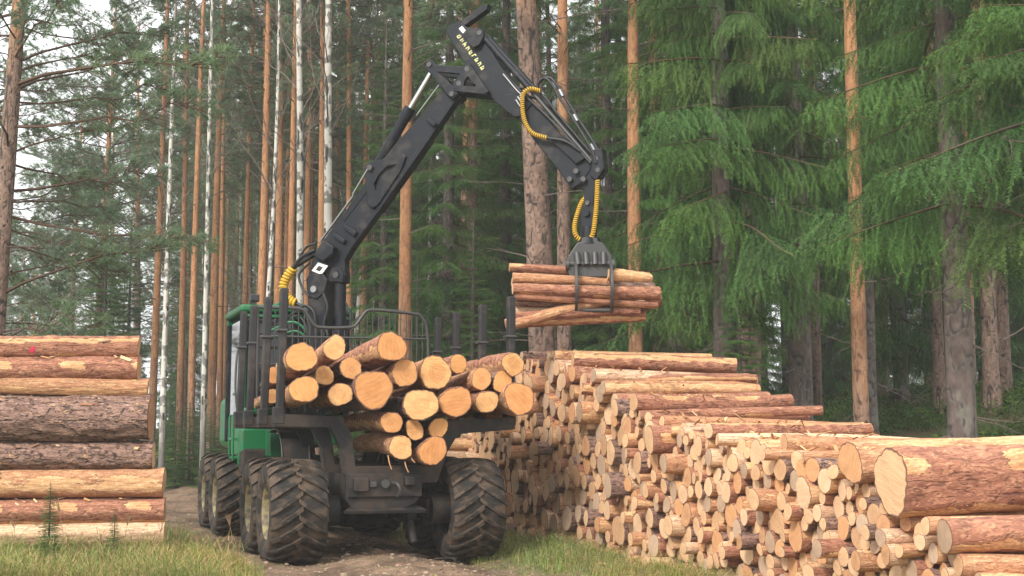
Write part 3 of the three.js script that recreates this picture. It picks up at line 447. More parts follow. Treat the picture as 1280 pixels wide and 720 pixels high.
// ---- cab, engine cover, steps
{
  const W0 = -1.02, W1 = 0.72, S0 = 5.0, S1 = 6.7, Y0 = 1.5, Y1 = 3.72, cab = new THREE.Group(); cab.name = 'cab'; fw.add(cab);
  const xm = (W0 + W1) / 2, sm = (S0 + S1) / 2;
  P('cab_post', [box(0.1, Y1 - Y0, 0.1, W0, (Y0 + Y1) / 2, -S0, 0.03)], M.green, cab); for (const [x, s] of [[W0, S1], [W1, S0], [W1, S1]]) P('cab_post', [box(0.1, Y1 - Y0, 0.1, x, (Y0 + Y1) / 2, -s, 0.03)], M.black, cab);
  P('cab_frame', [box(W1 - W0, 0.5, S1 - S0, xm, Y0 + 0.2, -sm, 0.04), box(W1 - W0 + 0.1, 0.06, 0.11, xm, Y1 - 0.12, -S0, 0.02), box(W1 - W0 + 0.1, 0.1, 0.12, xm, Y1 - 0.12, -S1, 0.02)], M.green, cab);
  P('cab_roof', [box(W1 - W0 + 0.16, 0.13, S1 - S0 + 0.2, xm, Y1 + 0.0, -sm, 0.05), box(0.5, 0.09, 0.6, xm, Y1 + 0.13, -sm, 0.03)], M.green, cab);
  P('rear_window', [box(W1 - W0 - 0.12, Y1 - Y0 - 0.62, 0.012, xm, (Y0 + 0.45 + Y1 - 0.16) / 2, -S0, 0.003)], M.glass, cab);
  P('side_window', [box(0.012, Y1 - Y0 - 0.62, S1 - S0 - 0.12, W0, (Y0 + 0.45 + Y1 - 0.16) / 2, -sm, 0.003)], M.glass, cab);
  P('side_window', [box(0.012, Y1 - Y0 - 0.62, S1 - S0 - 0.12, W1, (Y0 + 0.45 + Y1 - 0.16) / 2, -sm, 0.003)], M.glass, cab);
  P('windscreen', [box(W1 - W0 - 0.12, Y1 - Y0 - 0.62, 0.012, xm, (Y0 + 0.45 + Y1 - 0.16) / 2, -S1, 0.003)], M.glass, cab);
  P('rear_console', [box(1.5, 1.1, 0.25, xm, 1.95, -S1 + 0.3, 0.05), box(0.3, 0.9, 1.2, W1 - 0.25, 1.9, -sm, 0.05)], M.seat, cab);
  P('driver_seat', [box(0.55, 0.14, 0.55, xm, 2.0, -sm, 0.05), box(0.55, 0.75, 0.14, xm, 2.4, -sm - 0.25, 0.06), box(0.4, 0.3, 0.4, xm, 1.85, -sm, 0.04)], M.seat, cab);
  P('window_guard', [0, 1, 2, 3, 4, 5, 6, 7].map((k) => cyl(V(W0 + 0.15 + k * 0.22, 2.0, -S0 + 0.08), V(W0 + 0.15 + k * 0.22, Y1 - 0.15, -S0 + 0.08), 0.008, 0.008, 6)), M.worn, cab);
  P('door_handle', [box(0.03, 0.04, 0.2, W0 - 0.09, 2.3, -S0 - 0.3, 0.01)], M.worn, cab);
  for (const x of [W0 + 0.15, W1 - 0.15]) { const l = P('work_lamp', [box(0.16, 0.13, 0.1, x, Y1 + 0.17, -S0 + 0.06, 0.02)], M.worn, cab); P('lamp_glass', [box(0.13, 0.1, 0.02, x, Y1 + 0.17, -S0 + 0.12, 0.006)], M.glass, cab); }
  P('engine_cover', [box(1.7, 0.95, 1.6, -0.1, 1.85, -7.6, 0.16)], M.green);
  P('exhaust_pipe', [cyl(V(0.55, 2.3, -7.2), V(0.55, 3.2, -7.2), 0.06)], M.worn);
  P('platform', [box(0.5, 0.6, 0.5, -0.9, 1.42, -4.35, 0.04)], M.green); P('cab_base', [box(0.5, 0.9, 1.4, -0.78, 1.5, -5.5, 0.06), box(0.5, 0.1, 1.2, -0.85, 2.0, -4.6, 0.03)], M.green); P('tank', [box(0.4, 0.4, 0.3, -0.95, 1.2, -3.3 - 0.9, 0.05)], M.frame);
  P('toolbox', [box(0.27, 0.58, 0.4, -0.67, 1.56, -3.75, 0.04)], M.green);
  const lp = P('side_lamp', [cyl(V(-0.67, 1.68, -3.56), V(-0.67, 1.68, -3.53), 0.075, 0.075, 24)], M.rubberPlain); P('lamp_glass', [cyl(V(-0.67, 1.68, -3.54), V(-0.67, 1.68, -3.515), 0.055, 0.05, 24)], M.lens, lp);
  P('step', [box(0.3, 0.04, 0.42, -1.1, 1.25, -4.75, 0.01), box(0.3, 0.04, 0.42, -1.1, 1.55, -4.75, 0.01), cyl(V(-1.22, 1.2, -4.55), V(-1.22, 1.95, -4.55), 0.018), cyl(V(-1.22, 1.2, -4.95), V(-1.22, 1.95, -4.95), 0.018)], M.green);
  P('hand_rail', [tubeOf([V(-1.1, 1.9, -4.9), V(-1.15, 2.4, -4.92), V(-1.12, 3.0, -4.95), V(-1.04, 3.3, -4.98)], 0.018)], M.worn);
  P('green_hose', [tubeOf([V(-0.7, 3.3, -4.5), V(-0.3, 3.45, -4.3), V(0.0, 3.1, -4.2), V(0.1, 2.6, -4.2)], 0.022), tubeOf([V(-0.6, 3.2, -4.5), V(-0.25, 3.3, -4.3), V(0.02, 2.95, -4.2), V(0.05, 2.5, -4.2)], 0.018)], M.green);
}
// ---- crane, laid out in its own upright plane through the mast and the grapple
const MAST = at(408, 400, 21.4), TIP = at(737, 260, 19.7);
MAST.y = 0; const CU = V(TIP.x - MAST.x, 0, TIP.z - MAST.z).normalize(), CN = CU.clone().cross(V(0, 1, 0)).normalize(); // CN points towards the camera side
if (CN.z < 0) CN.negate();
const CZ = CU.clone().cross(V(0, 1, 0));
const C2 = (px, py) => { const q = onPlane(px, py, MAST, CN).sub(MAST); return new THREE.Vector2(q.dot(CU), q.y); };
const C3 = (px, py, off = 0) => toLocal(onPlane(px, py, MAST, CN).addScaledVector(CN, off)); // off: towards the camera
const CRANE = INV.clone().multiply(new THREE.Matrix4().makeBasis(CU, V(0, 1, 0), CZ).setPosition(MAST));
const sgn = Math.sign(CZ.dot(CN));
function plate(pts, th, off = 0, holes = [], bev = 0.014) {
  const sh = new THREE.Shape(pts.map(([x, y]) => C2(x, y))); for (const h of holes) sh.holes.push(new THREE.Path(h.map(([x, y]) => C2(x, y))));
  return new THREE.ExtrudeGeometry(sh, { depth: th, bevelSize: bev, bevelThickness: bev, bevelSegments: 2 }).translate(0, 0, off * sgn - th / 2).applyMatrix4(CRANE);
}
const pin = (px, py, r, half) => cyl(C3(px, py, -half), C3(px, py, half), r, r, 20);
const rod = (a, b, r, off = 0, r1 = r) => cyl(C3(...a, off), C3(...b, off), r, r1, 18);
const hose = (pts, r, off, seg = 50) => tubeOf(pts.map(([x, y, o = off]) => C3(x, y, o)), r, seg, 8);
function spiral(pts, R, r, turns, off) { // spiral guard wound round a hose
  const c = new THREE.CatmullRomCurve3(pts.map(([x, y, o = off]) => C3(x, y, o)), false, 'centripetal'), F = c.computeFrenetFrames(200), out = [], n = Math.round(turns * 10);
  for (let i = 0; i <= n; i++) { const t = i / n, k = Math.min(200, Math.round(t * 200)), a = t * turns * 6.283, q = c.getPointAt(t); out.push(q.addScaledVector(F.normals[k], Math.cos(a) * R).addScaledVector(F.binormals[k], Math.sin(a) * R)); }
  return new THREE.TubeGeometry(new THREE.CatmullRomCurve3(out), n * 2, r, 6);
}
{
  const mast = P('crane_mast', [plate([[393, 345], [398, 340], [409, 342], [413, 372], [411, 415], [412, 470], [393, 470], [394, 415], [392, 372]], 0.3), plate([[388, 440], [436, 440], [440, 475], [384, 475]], 0.5), plate([[391, 350], [394, 346], [410, 344], [415, 352], [412, 366], [403, 374], [396, 372], [392, 366]], 0.36)], M.black);
  P('pivot_pin', [pin(400, 363, 0.055, 0.22)], M.steel, mast);
  const lift = P('lift_cylinder', [rod([425, 450], [425.5, 352], 0.095), plate([[417, 352], [419, 338], [428, 336], [433, 344], [432, 353]], 0.22)], M.black);
  P('pivot_pin', [pin(425, 345, 0.05, 0.15)], M.worn, lift);
  const boom = P('main_boom', [plate([[393, 331], [404, 307], [438, 262], [470, 216], [500, 179], [530, 146], [557, 112], [566, 108], [577, 112], [578, 122], [570, 129], [538, 176], [503, 227], [473, 268], [443, 309], [433, 326], [434, 346], [424, 353], [416, 347], [412, 366], [403, 373], [394, 368], [391, 350]], 0.15)], M.black);
  P('boom_flange', [plate([[430, 274], [474, 216], [478, 219], [434, 277]], 0.17), plate([[474, 261], [536, 173], [539, 176], [477, 264]], 0.18)], M.black, boom);
  const lug = P('cylinder_lug', [plate([[461, 212], [464, 206], [471, 205], [509, 195], [511, 198], [504, 216], [476, 258], [470, 261], [465, 257], [464, 240]], 0.03, 0.11, [[[474, 240], [472, 232], [478, 220], [488, 210], [500, 207], [494, 218], [480, 238]]]), plate([[461, 212], [464, 206], [471, 205], [509, 195], [511, 198], [504, 216], [476, 258], [470, 261], [465, 257], [464, 240]], 0.03, -0.11)], M.black, boom);
  P('pivot_pin', [pin(469, 212, 0.045, 0.2)], M.worn, boom);
  P('hose_clamp', [plate([[438, 283], [450, 292], [448, 296], [436, 287]], 0.3), plate([[425, 294], [436, 302], [434, 305], [423, 297]], 0.3), plate([[541, 150], [549, 157], [547, 160], [539, 153]], 0.3)], M.black, boom);
  P('valve_box', [plate([[403, 322], [414, 304], [426, 312], [425, 319], [414, 328]], 0.12, 0.2)], M.black, boom);
  P('warning_plate', [plate([[397, 340], [405, 330], [417, 334], [409, 345]], 0.008, 0.185, [], 0.002)], M.white, mast);
  P('warning_sign_mark', [plate([[402, 339], [406, 334], [411, 336], [407, 341]], 0.003, 0.193, [], 0.001)], M.rubberPlain, mast);
  const ram = P('tilt_cylinder', [rod([469, 212], [511, 139], 0.085), rod([505, 149], [513, 135], 0.1)], M.black); P('cylinder_rod', [rod([512, 137], [541, 88], 0.045)], M.chrome, ram);
  P('steel_pipe', [rod([446, 245], [468, 208], 0.016, 0.14), rod([404, 303], [446, 245], 0.016, 0.1), rod([402, 300], [440, 247], 0.014, -0.02), rod([524, 146], [556, 103], 0.013, 0.1)], M.steel, boom);
  const link = P('knuckle_link', [0.15, -0.15].flatMap((o) => [plate([[538, 84], [541, 80], [547, 80], [551, 86], [588, 88], [593, 86], [595, 92], [589, 96], [552, 93], [574, 114], [577, 121], [572, 126], [566, 122], [547, 97], [539, 90]], 0.05, o)]), M.black);
  for (const [x, y] of [[543, 84.6], [571, 121], [590, 90], [580, 108]]) P('pivot_pin', [pin(x, y, 0.042, 0.21)], M.worn, link);
  const head = P('stick_bracket', [0.17, -0.17].flatMap((o) => [plate([[587, 86], [594, 85], [597, 91], [612, 113], [616, 118], [612, 121], [575, 117], [574, 108], [580, 100]], 0.05, o, [[[591, 99], [602, 112], [586, 111], [587, 105]]])]), M.black, link);
  const stick = P('stick_boom', [plate([[561, 41], [563, 36], [577, 29], [584, 36], [595, 41], [607, 45], [610, 56], [631, 90], [656, 118], [661, 126], [650, 143], [646, 147], [629, 133], [613, 119], [596, 101], [590, 89], [585, 81]], 0.18)], M.black);
  P('cylinder_lug', [0.16, -0.16].map((o) => plate([[587, 44], [592, 40], [605, 40], [609, 44], [609, 50], [604, 60], [597, 63], [591, 57]], 0.035, o)), M.black, stick);
  P('pivot_pin', [pin(605, 45, 0.04, 0.2)], M.worn, stick);
  P('lamp_arm', [plate([[577, 30], [581, 34], [610, 13], [611, 8], [606, 8]], 0.12)], M.black, stick);
  P('white_sticker', [plate([[577, 38], [581, 35], [586, 41], [582, 44]], 0.003, 0.108, [], 0.001)], M.white, stick);
  { // worn yellow lettering along the stick
    const R = rng(33), bits = []; const A = [576, 46], B = [609, 90], dx = (B[0] - A[0]), dy = (B[1] - A[1]), L = Math.hypot(dx, dy), ux = dx / L, uy = dy / L, nx = uy, ny = -ux;
    let n = 0; const bar = (t, of, w, h, sk) => { const cx = A[0] + ux * t + nx * of, cy = A[1] + uy * t + ny * of, q = (a, b) => [cx + ux * (a + sk * b + (R() - 0.5) * 0.35) + nx * (b + (R() - 0.5) * 0.6), cy + uy * (a + sk * b + (R() - 0.5) * 0.35) + ny * (b + (R() - 0.5) * 0.6)]; bits.push(plate([q(-w, -h), q(w, -h * 0.9), q(w * 0.9, 0), q(w, h), q(-w * 0.8, h), q(-w, 0)], 0.002, 0.1055 + 0.0004 * n++, [], 0.0004)); };
    for (let k = 0; k < 9; k++) { const t = (k + 0.4) / 9 * L, s = R(); bar(t - 1.3, 0, 0.65, 3.3 - R() * 1.2, 0.1); if (s > 0.25) bar(t + 1.1, (R() - 0.5) * 2, 0.6, 2.6 - R() * 1.4, -0.15); if (s < 0.8) bar(t, (R() - 0.5) * 5, 1.3, 0.75, 0); }
    P('worn_lettering', bits, mat(0.62, 0.6, 0.28, 0.7), stick);
  }
  P('stick_sleeve', [plate([[634, 122], [656, 116], [668, 131], [652, 147], [646, 147], [630, 134]], 0.21)], M.black, stick);
  const inner = P('stick_extension', [plate([[640, 132], [656, 119], [700, 168], [732, 198], [741, 206], [739, 214], [727, 230], [717, 236], [700, 212], [672, 178]], 0.15)], M.black);
  P('side_plate', [plate([[694, 178], [712, 178], [734, 200], [724, 206]], 0.03, 0.12)], M.black, inner);
  for (const [x, y] of [[724, 216], [716, 226], [733, 226]]) P('pivot_pin', [pin(x, y, 0.04, 0.16)], M.worn, inner);
  const ext = P('extension_cylinder', [rod([606, 47], [664, 112], 0.05, 0.1), rod([608, 46], [668, 112], 0.045, -0.12)], M.black); P('cylinder_rod', [rod([662, 110], [742, 203], 0.028, 0.1), rod([666, 110], [744, 203], 0.026, -0.1)], M.worn, ext);
  P('hydraulic_hose', [hose([[600, 62], [625, 90], [645, 108], [676, 117], [700, 145], [735, 186], [748, 200]], 0.02, 0.06), hose([[660, 122], [690, 150], [720, 182], [742, 206]], 0.02, 0.14), hose([[650, 116], [680, 128], [705, 152], [738, 196]], 0.02, -0.05)], M.hose);
  P('hydraulic_hose', [hose([[676, 118], [672, 108], [678, 99], [687, 97], [696, 106], [704, 118], [722, 147], [748, 190], [751, 205]], 0.024, 0.0), hose([[674, 121], [676, 106], [684, 100], [692, 106], [700, 120], [716, 145], [744, 192], [748, 206]], 0.022, 0.12)], M.hose);
  P('hose_fitting', [[702, 117], [720, 148], [741, 185]].map(([x, y]) => rod([x - 2, y - 4], [x + 2, y + 4], 0.034, 0.02)), M.steel);
  P('steel_pipe', [rod([655, 122], [660, 128], 0.014, 0.17), rod([652, 124], [658, 133], 0.014, 0.17), rod([650, 128], [655, 136], 0.014, 0.17), hose([[634, 96], [655, 120], [658, 121], [654, 127]], 0.012, 0.17)], M.steel, stick);
  const yh = [[678, 116, 0.12], [668, 115, 0.2], [661, 121, 0.22], [659.5, 138, 0.22], [663, 157, 0.22], [672, 170, 0.22], [690, 176, 0.2]];
  const g1 = P('yellow_hose', [hose([[690, 176, 0.2], [712, 180, 0.2], [730, 192, 0.16]], 0.024, 0.2), hose(yh, 0.026, 0.2)], M.hose); P('spiral_guard', [spiral(yh, 0.026, 0.012, 36, 0.2)], M.yellow, g1);
  // tip: knuckle, swinging link, rotator
  const tip = P('tip_knuckle', [plate([[728, 205], [740, 196], [752, 194], [757, 205], [754, 222], [746, 230], [742, 256], [738, 262], [733, 258], [732, 232], [722, 226]], 0.12), plate([[744, 190], [754, 188], [757, 212], [748, 226], [742, 222]], 0.2)], M.black);
  for (const [x, y] of [[748, 200], [737, 255], [750, 214]]) P('pivot_pin', [pin(x, y, 0.036, 0.12)], M.worn, tip);
  P('hose_fitting', [0, 1, 2, 3].map((k) => rod([746 + k * 2.6, 216 + k], [747 + k * 2.4, 232], 0.02, 0.06 - k * 0.03)), M.steel, tip);
  P('rotator', [plate([[728, 266], [732, 258], [742, 258], [745, 268], [743, 285], [741, 292], [731, 292], [729, 285]], 0.16), cyl(C3(736, 284), C3(736, 300), 0.12, 0.13, 24), cyl(C3(736, 298), C3(736, 306), 0.17, 0.19, 24), pin(736, 268, 0.05, 0.14)], M.black);
  const yr = [[749, 226, 0.08], [748.5, 250, 0.1], [747, 275, 0.12], [744, 294, 0.12], [739, 302, 0.1]], yl = [[736, 243, -0.02], [729, 253, 0.05], [725, 267, 0.1], [722, 284, 0.14], [724, 296, 0.16], [730, 303, 0.12]];
  for (const [k, t] of [[yr, 29], [yl, 25]]) { const g = P('yellow_hose', [hose(k, 0.024, 0.1)], M.hose); P('spiral_guard', [spiral(k, 0.027, 0.0125, t, 0.1)], M.yellow, g); }
  // yellow sleeve by the mast foot
  const ys = [[371, 336, 0.1], [364, 345, 0.1], [358, 360, 0.1], [365, 374, 0.12], [374, 380, 0.1]]; const g2 = P('yellow_hose', [hose([[404, 312, 0.05], [385, 326, 0.1], [372, 334, 0.1]], 0.045, 0.1), hose(ys, 0.05, 0.1), hose([[372, 379, 0.1], [385, 386, 0.1], [398, 405, 0.1]], 0.03, 0.1), hose([[400, 314, 0.15], [384, 322, 0.15], [371, 336, 0.12]], 0.03, 0.1)], M.hose); P('spiral_guard', [spiral(ys, 0.055, 0.028, 14, 0.1)], M.yellow, g2);
  P('hydraulic_hose', [hose([[395, 330], [382, 345], [386, 362], [394, 372]], 0.02, 0.2), hose([[400, 305], [388, 310], [380, 322], [376, 332]], 0.02, 0.12), hose([[412, 368], [417, 385], [413, 408], [418, 420]], 0.022, 0.2), hose([[440, 380], [446, 400], [438, 430]], 0.018, 0.2), hose([[378, 390], [392, 384], [402, 392], [404, 420]], 0.022, 0.25), hose([[372, 398], [388, 390], [396, 400], [398, 425]], 0.02, 0.3), hose([[366, 405], [380, 396], [390, 408], [392, 430]], 0.02, 0.2)], M.hose);
}
// ---- grapple: hangs on the rotator, jaws across the picture's depth
const GD = -TIP.z, GP = (px, py, off = 0) => toLocal(at(px, py, GD - off)), GA = at(737, 330, GD);
{
  const GM = (fn) => fn;
  const bodyPts = [[722, 306], [733, 303], [741, 303], [752, 306], [763, 322], [764, 334], [711, 334], [711, 322]].map(([x, y]) => { const q = at(x, y, GD); return new THREE.Vector2(q.x - GA.x, q.y - GA.y); });
  const GMAT = INV.clone().multiply(new THREE.Matrix4().setPosition(GA)), flat = (pts, th, off) => new THREE.ExtrudeGeometry(new THREE.Shape(pts), { depth: th, bevelSize: 0.012, bevelThickness: 0.012, bevelSegments: 2 }).translate(0, 0, off - th / 2).applyMatrix4(GMAT);
  const px = (x, y) => { const q = at(x, y, GD); return new THREE.Vector2(q.x - GA.x, q.y - GA.y); };
  const gr = P('grapple', [flat(bodyPts, 0.05, 0.13), flat(bodyPts, 0.05, -0.13), flat([[711, 332], [764, 332], [766, 338], [764, 347], [712, 347], [710, 340]].map(([x, y]) => px(x, y)), 0.34, 0), flat([[728, 300], [745, 300], [747, 310], [726, 310]].map(([x, y]) => px(x, y)), 0.3, 0)], M.worn);
  P('roller', [0, 1, 2, 3].map((k) => { const a = GP(721 + k * 11.2, 316, 0.18), b = GP(723 + k * 10.6, 331, 0.22); return cyl(a, b, 0.045, 0.05, 14); }), M.worn, gr);
  P('jaw_shaft', [cyl(GP(708, 330, 0.16), GP(768, 330, 0.16), 0.05, 0.05, 18), cyl(GP(708, 330, -0.16), GP(768, 330, -0.16), 0.05, 0.05, 18), cyl(GP(707, 331, 0.16), GP(711, 331, 0.16), 0.085, 0.085, 18), cyl(GP(764, 331, 0.16), GP(768, 331, 0.16), 0.085, 0.085, 18)], M.worn, gr);
  for (const front of [1, -1]) { // each jaw: two curved tines and the bar between their tips
    const jaw = [], tine = (x) => {
      const pts = [[0.16, 0.02], [0.34, -0.1], [0.47, -0.3], [0.47, -0.5], [0.36, -0.68], [0.16, -0.78], [0.08, -0.77], [0.27, -0.62], [0.36, -0.48], [0.35, -0.33], [0.24, -0.2], [0.08, -0.08]].map(([d, y]) => new THREE.Vector2(d * front, y));
      const g = new THREE.ExtrudeGeometry(new THREE.Shape(new THREE.SplineCurve([...pts, pts[0]]).getPoints(60)), { depth: 0.028, bevelSize: 0.008, bevelThickness: 0.008, bevelSegments: 2 }).rotateY(-Math.PI / 2).translate(x, 0, 0); return g.applyMatrix4(GMAT); };
    const xl = px(720, 330).x, xr = px(763.5, 330).x;
    jaw.push(tine(xl), tine(xr));
    const tipA = V(xl - 0.03, -0.73, 0.24 * front), tipB = V(xr, -0.73, 0.24 * front);
    jaw.push(cyl(tipA.applyMatrix4(GMAT), tipB.applyMatrix4(GMAT), 0.03, 0.03, 12));
    if (front < 0) jaw.push(cyl(V(xl - 0.03, -0.3, -0.43).applyMatrix4(GMAT), V(xr, -0.3, -0.43).applyMatrix4(GMAT), 0.03, 0.03, 12));
    P('grapple_jaw', jaw, M.worn);
  }
}
// ---- the load in the bunk
{
  const z3 = [[153, 218, 64], [290, 180, 50], [522, 173, 62], [355, 262, 45], [248, 292, 40], [165, 347, 59], [310, 370, 50], [447, 350, 80], [577, 282, 58], [703, 280, 69], [795, 245, 38], [645, 413, 69], [785, 400, 68], [890, 307, 44], [1017, 243, 48], [975, 317, 43], [912, 400, 47], [1043, 385, 66], [520, 483, 46], [615, 513, 41], [714, 508, 41], [560, 588, 50], [692, 600, 59], [42, 292, 34], [30, 378, 32]];
  const LABELS = ['cracked orange log at the post corner of the load', 'pale log beside the cracked corner log on the load', 'bark covered log lying highest and askew on the load', 'slim log under the highest askew log of the load', 'smallest log end between the corner logs of the load', 'squarish stout log lowest by the corner post of the load', 'pale log between the squarish log and the thickest log', 'thickest log end on the load', 'stout log under and beside the highest askew log', 'thick log with a two-toned streaked end on the load', 'small log wedged behind the two-toned log', 'stout log directly above the three small low logs of the load', 'stout log below the two-toned log', 'middling log below the pale topmost log by the end post', 'pale log topmost by the end post of the load', 'slim log directly under the pale topmost log', 'middling log next to the oval star-cracked log', 'thick oval log with star cracks outermost beside the stack', 'pale log topmost of the five in the bunk well', 'slim middle log of the five in the bunk well', 'slim outer log of the five in the bunk well', 'pale log lowest in the bunk with hanging bark strips', 'orange pear shaped log lowest in the bunk', 'upper dark log end seen between the posts', 'lower dark log end seen between the posts'];
  const R = rng(555), fwd = V(-Math.sin(HEAD), 0, -Math.cos(HEAD)), n = fwd.clone();
  z3.forEach(([zx, zy, zr], i) => {
    const px = 330 + zx / 3.272, py = 380 + zy / 3.272, s = [-0.75, -0.5, -0.75, -0.55, -0.4, -0.75, -0.55, -0.7, -0.65, -0.6, -0.25, -0.75, -0.72, -0.5, -0.6, -0.5, -0.6, -0.7, -0.6, -0.55, -0.6, -0.65, -0.7, 1.5, 1.4][i];
    const p = onPlane(px, py, fw.localToWorld(LX(0, 0, s)), n), r = zr / 3.272 / FOCAL * (-p.z * 1.0);
    const S = logShape(7100 + i * 5, r * 0.985, 4.1, { seg: 34, rings: 40, taper: 0.1, knots: 4, rough: 0.08, lump: 0.2, bow: 0.07, around: r > 0.2 ? 2 : 1 });
    const small = r < 0.14, bk = ['red', 'tan', 'red', 'dark'][i % 4];
    const o = makeLog('loaded_log', S, BARK[bk], END_FRESH[i % 5], LABELS[i], 'log', 'logs loaded in the bunk');
    const d = fwd.clone().applyAxisAngle(V(0, 1, 0), -0.12 + (R() - 0.5) * 0.07 + (i === 2 ? 0.12 : 0)); d.y += (R() - 0.5) * 0.012 - (i === 2 ? 0.06 : 0);
    placeLog(o, p, d, 1, 1, 0);
  });
  const strips = []; for (const [x, y, l] of [[485, 569, 17], [506, 577, 13], [514, 572, 6]]) { const p = onPlane(x, y, fw.localToWorld(LX(0, 0, -0.62)), n); const S = mesh('bark_strip', tubeOf([p, p.clone().add(V(0.02, -l / 190, 0.03)), p.clone().add(V(0.05, -l / 95, 0.02))], 0.009, 10, 5), mat(0.45, 0.24, 0.12, 0.9)); strips.push(S.geometry); }
  strips.forEach((g) => { const o = mesh(numbered('bark_strip'), g, mat(0.45, 0.24, 0.12, 0.9), scene); tag(o, 'torn bark strip hanging under the pale lowest log of the load', 'bark strip', 'bark strips hanging from the load'); });
}
// ---- the logs in the grapple
{
  const L = [[[637, 334], [812, 346], 5.5, 'red', 'slim red log lying uppermost in the grapple', 0.04], [[641, 347], [760, 352], 6, 'tan', 'tan log second from the top in the grapple', 0.2], [[641, 361], [824, 367], 7.5, 'red', 'straight red log across the front of the grapple', 0.28], [[633, 407], [790, 366], 8, 'tan', 'tan log slanting upward under the grapple bundle', 0.2], [[652, 402], [806, 395], 7.5, 'red', 'red log lowest in the grapple', 0.08], [[758, 343], [812, 349], 9.5, 'tan', 'short thick pale log at the upper edge of the grapple bundle', 0.02], [[644, 376], [812, 383], 7, 'dark', 'dark log in the middle of the grapple bundle', 0.1], [[644, 341], [800, 362], 6, 'red', 'red log hidden behind the uppermost log in the grapple', -0.1], [[636, 390], [806, 380], 6.5, 'pale', 'peeled log with a split end in the grapple', 0.0], [[648, 381], [826, 376], 7, 'red', 'reddish log at the back of the grapple bundle', -0.16], [[640, 352], [818, 359], 5.5, 'dark', 'thin dark log above the straight red log in the grapple', 0.12], [[645, 370], [822, 382], 5, 'red', 'thin red log under the straight red log in the grapple', 0.26], [[640, 396], [800, 388], 6, 'red', 'red log just above the lowest log in the grapple', 0.2], [[650, 357], [790, 372], 6, 'tan', 'tan log buried deep in the grapple bundle', -0.05], [[655, 344], [795, 349], 5, 'pale', 'thin pale log tucked under the uppermost log in the grapple', -0.02]];
  L.forEach(([a, b, pr, bk, label, off], i) => { const p = at(...a, GD - off - 0.1), q = at(...b, GD - off + 0.1), S = logShape(8100 + i, pr / FOCAL * GD, p.distanceTo(q), { seg: 22, rings: 24, taper: i === 2 ? -0.15 : 0.1, knots: 4, rough: 0.08, lump: 0.14, bow: 0.05 }); placeLog(makeLog('grapple_log', S, BARK[bk], END_PILE[i % 5], label, 'log', 'logs held in the grapple'), p, q.clone().sub(p), 1, 1, i); });
}
// ---------------------------------------------------------------- trees
const LEAF = (c, tr = 0.35) => { const m = new THREE.MeshPhysicalMaterial({ vertexColors: true, roughness: 0.75, transmission: tr, thickness: 0, side: THREE.DoubleSide, specularIntensity: 0.4 }); m.color.setRGB(...c); return m; };
const NEEDLE = { spruce: LEAF([1, 1, 1], 0), pine: LEAF([1, 1, 1], 0.5) };
function trunkMat(fn, w, h, bump, scale) { const H = new Float32Array(w * h), map = texture(w, h, (u, v) => { const [c, hh] = fn(u, v); H[Math.floor(v * h) * w + Math.floor(u * w)] = hh; return c; }); const b = texture(w, h, (u, v) => H[Math.floor(v * h) * w + Math.floor(u * w)], false); return new THREE.MeshStandardMaterial({ map, bumpMap: b, bumpScale: bump, roughness: 0.92 }); }
// Scots pine: furrowed grey-brown plates low down, thin orange bark above (v runs up the trunk once)
const pineBark = (seed, turn) => trunkMat((u, v) => {
  const w = u + 0.02 * (fbm(u * 6, v * 90, seed, 2, 6, 90) - 0.5), cr = Math.max(smooth(ridge(w * 9, v * 60, seed + 2, 2, 9, 60), 0.76, 0.95), 0.6 * smooth(ridge(w * 17, v * 150, seed + 3, 2, 17, 150), 0.74, 0.95)), pl = fbm(w * 12, v * 130, seed + 4, 2, 12, 130), fine = fbm(u * 30, v * 420, seed + 5, 2, 30, 420);
  const up = smooth(v + 0.18 * (fbm(u * 3, v * 24, seed + 7, 3, 3, 24) - 0.5), turn - 0.08, turn + 0.1), crack = cr;
  const low = mixc(mixc([0.15, 0.095, 0.07], [0.27, 0.175, 0.13], pl), [0.045, 0.033, 0.028], crack), high = mixc(mixc([0.4, 0.175, 0.075], [0.52, 0.27, 0.13], pl), [0.2, 0.1, 0.06], crack * 0.55 + 0.4 * smooth(fine, 0.6, 0.75));
  const k = 0.65 + 0.7 * fine, c = mixc(low, high, up); return [[c[0] * k, c[1] * k, c[2] * k], lerp(0.8 - 0.7 * crack + 0.2 * fine, 0.5 - 0.2 * crack + 0.1 * fine, up)];
}, 256, 2048, 0.03);
const spruceBark = trunkMat((u, v) => { const pl = vnoise(u * 14, v * 160, 31, 14, 160), fine = fbm(u * 30, v * 330, 33, 2, 30, 330), lich = smooth(fbm(u * 5, v * 40, 35, 4, 5, 40), 0.52, 0.66), cr = smooth(ridge(u * 8, v * 80, 36, 3, 8, 80), 0.66, 0.86); const c = mixc(mixc([0.085, 0.062, 0.052], [0.165, 0.122, 0.105], pl), mixc([0.2, 0.2, 0.16], [0.065, 0.052, 0.046], cr), Math.max(lich * 0.55, cr)); const k = 0.75 + 0.5 * fine; return [[c[0] * k, c[1] * k, c[2] * k], 0.7 - 0.5 * cr + 0.3 * fine]; }, 256, 1024, 0.02);
const birchBark = trunkMat((u, v) => { const d = smooth(fbm(u * 3, v * 110, 41, 3, 3, 110), 0.56, 0.62) , p = smooth(fbm(u * 5, v * 64, 43, 4, 5, 64), 0.64, 0.68), fine = fbm(u * 16, v * 200, 44, 2, 16, 200), low = smooth(v * -1 + 0.1 + 0.1 * fbm(u * 6, v * 40, 45, 3, 6, 40), 0, 0.1); let c = mixc([0.62, 0.6, 0.55], [0.5, 0.45, 0.38], fine); c = mixc(c, [0.05, 0.045, 0.04], Math.max(d * 0.7, p, low * 0.8)); return [c, 0.6 - 0.4 * p + 0.2 * fine]; }, 128, 2048, 0.006);
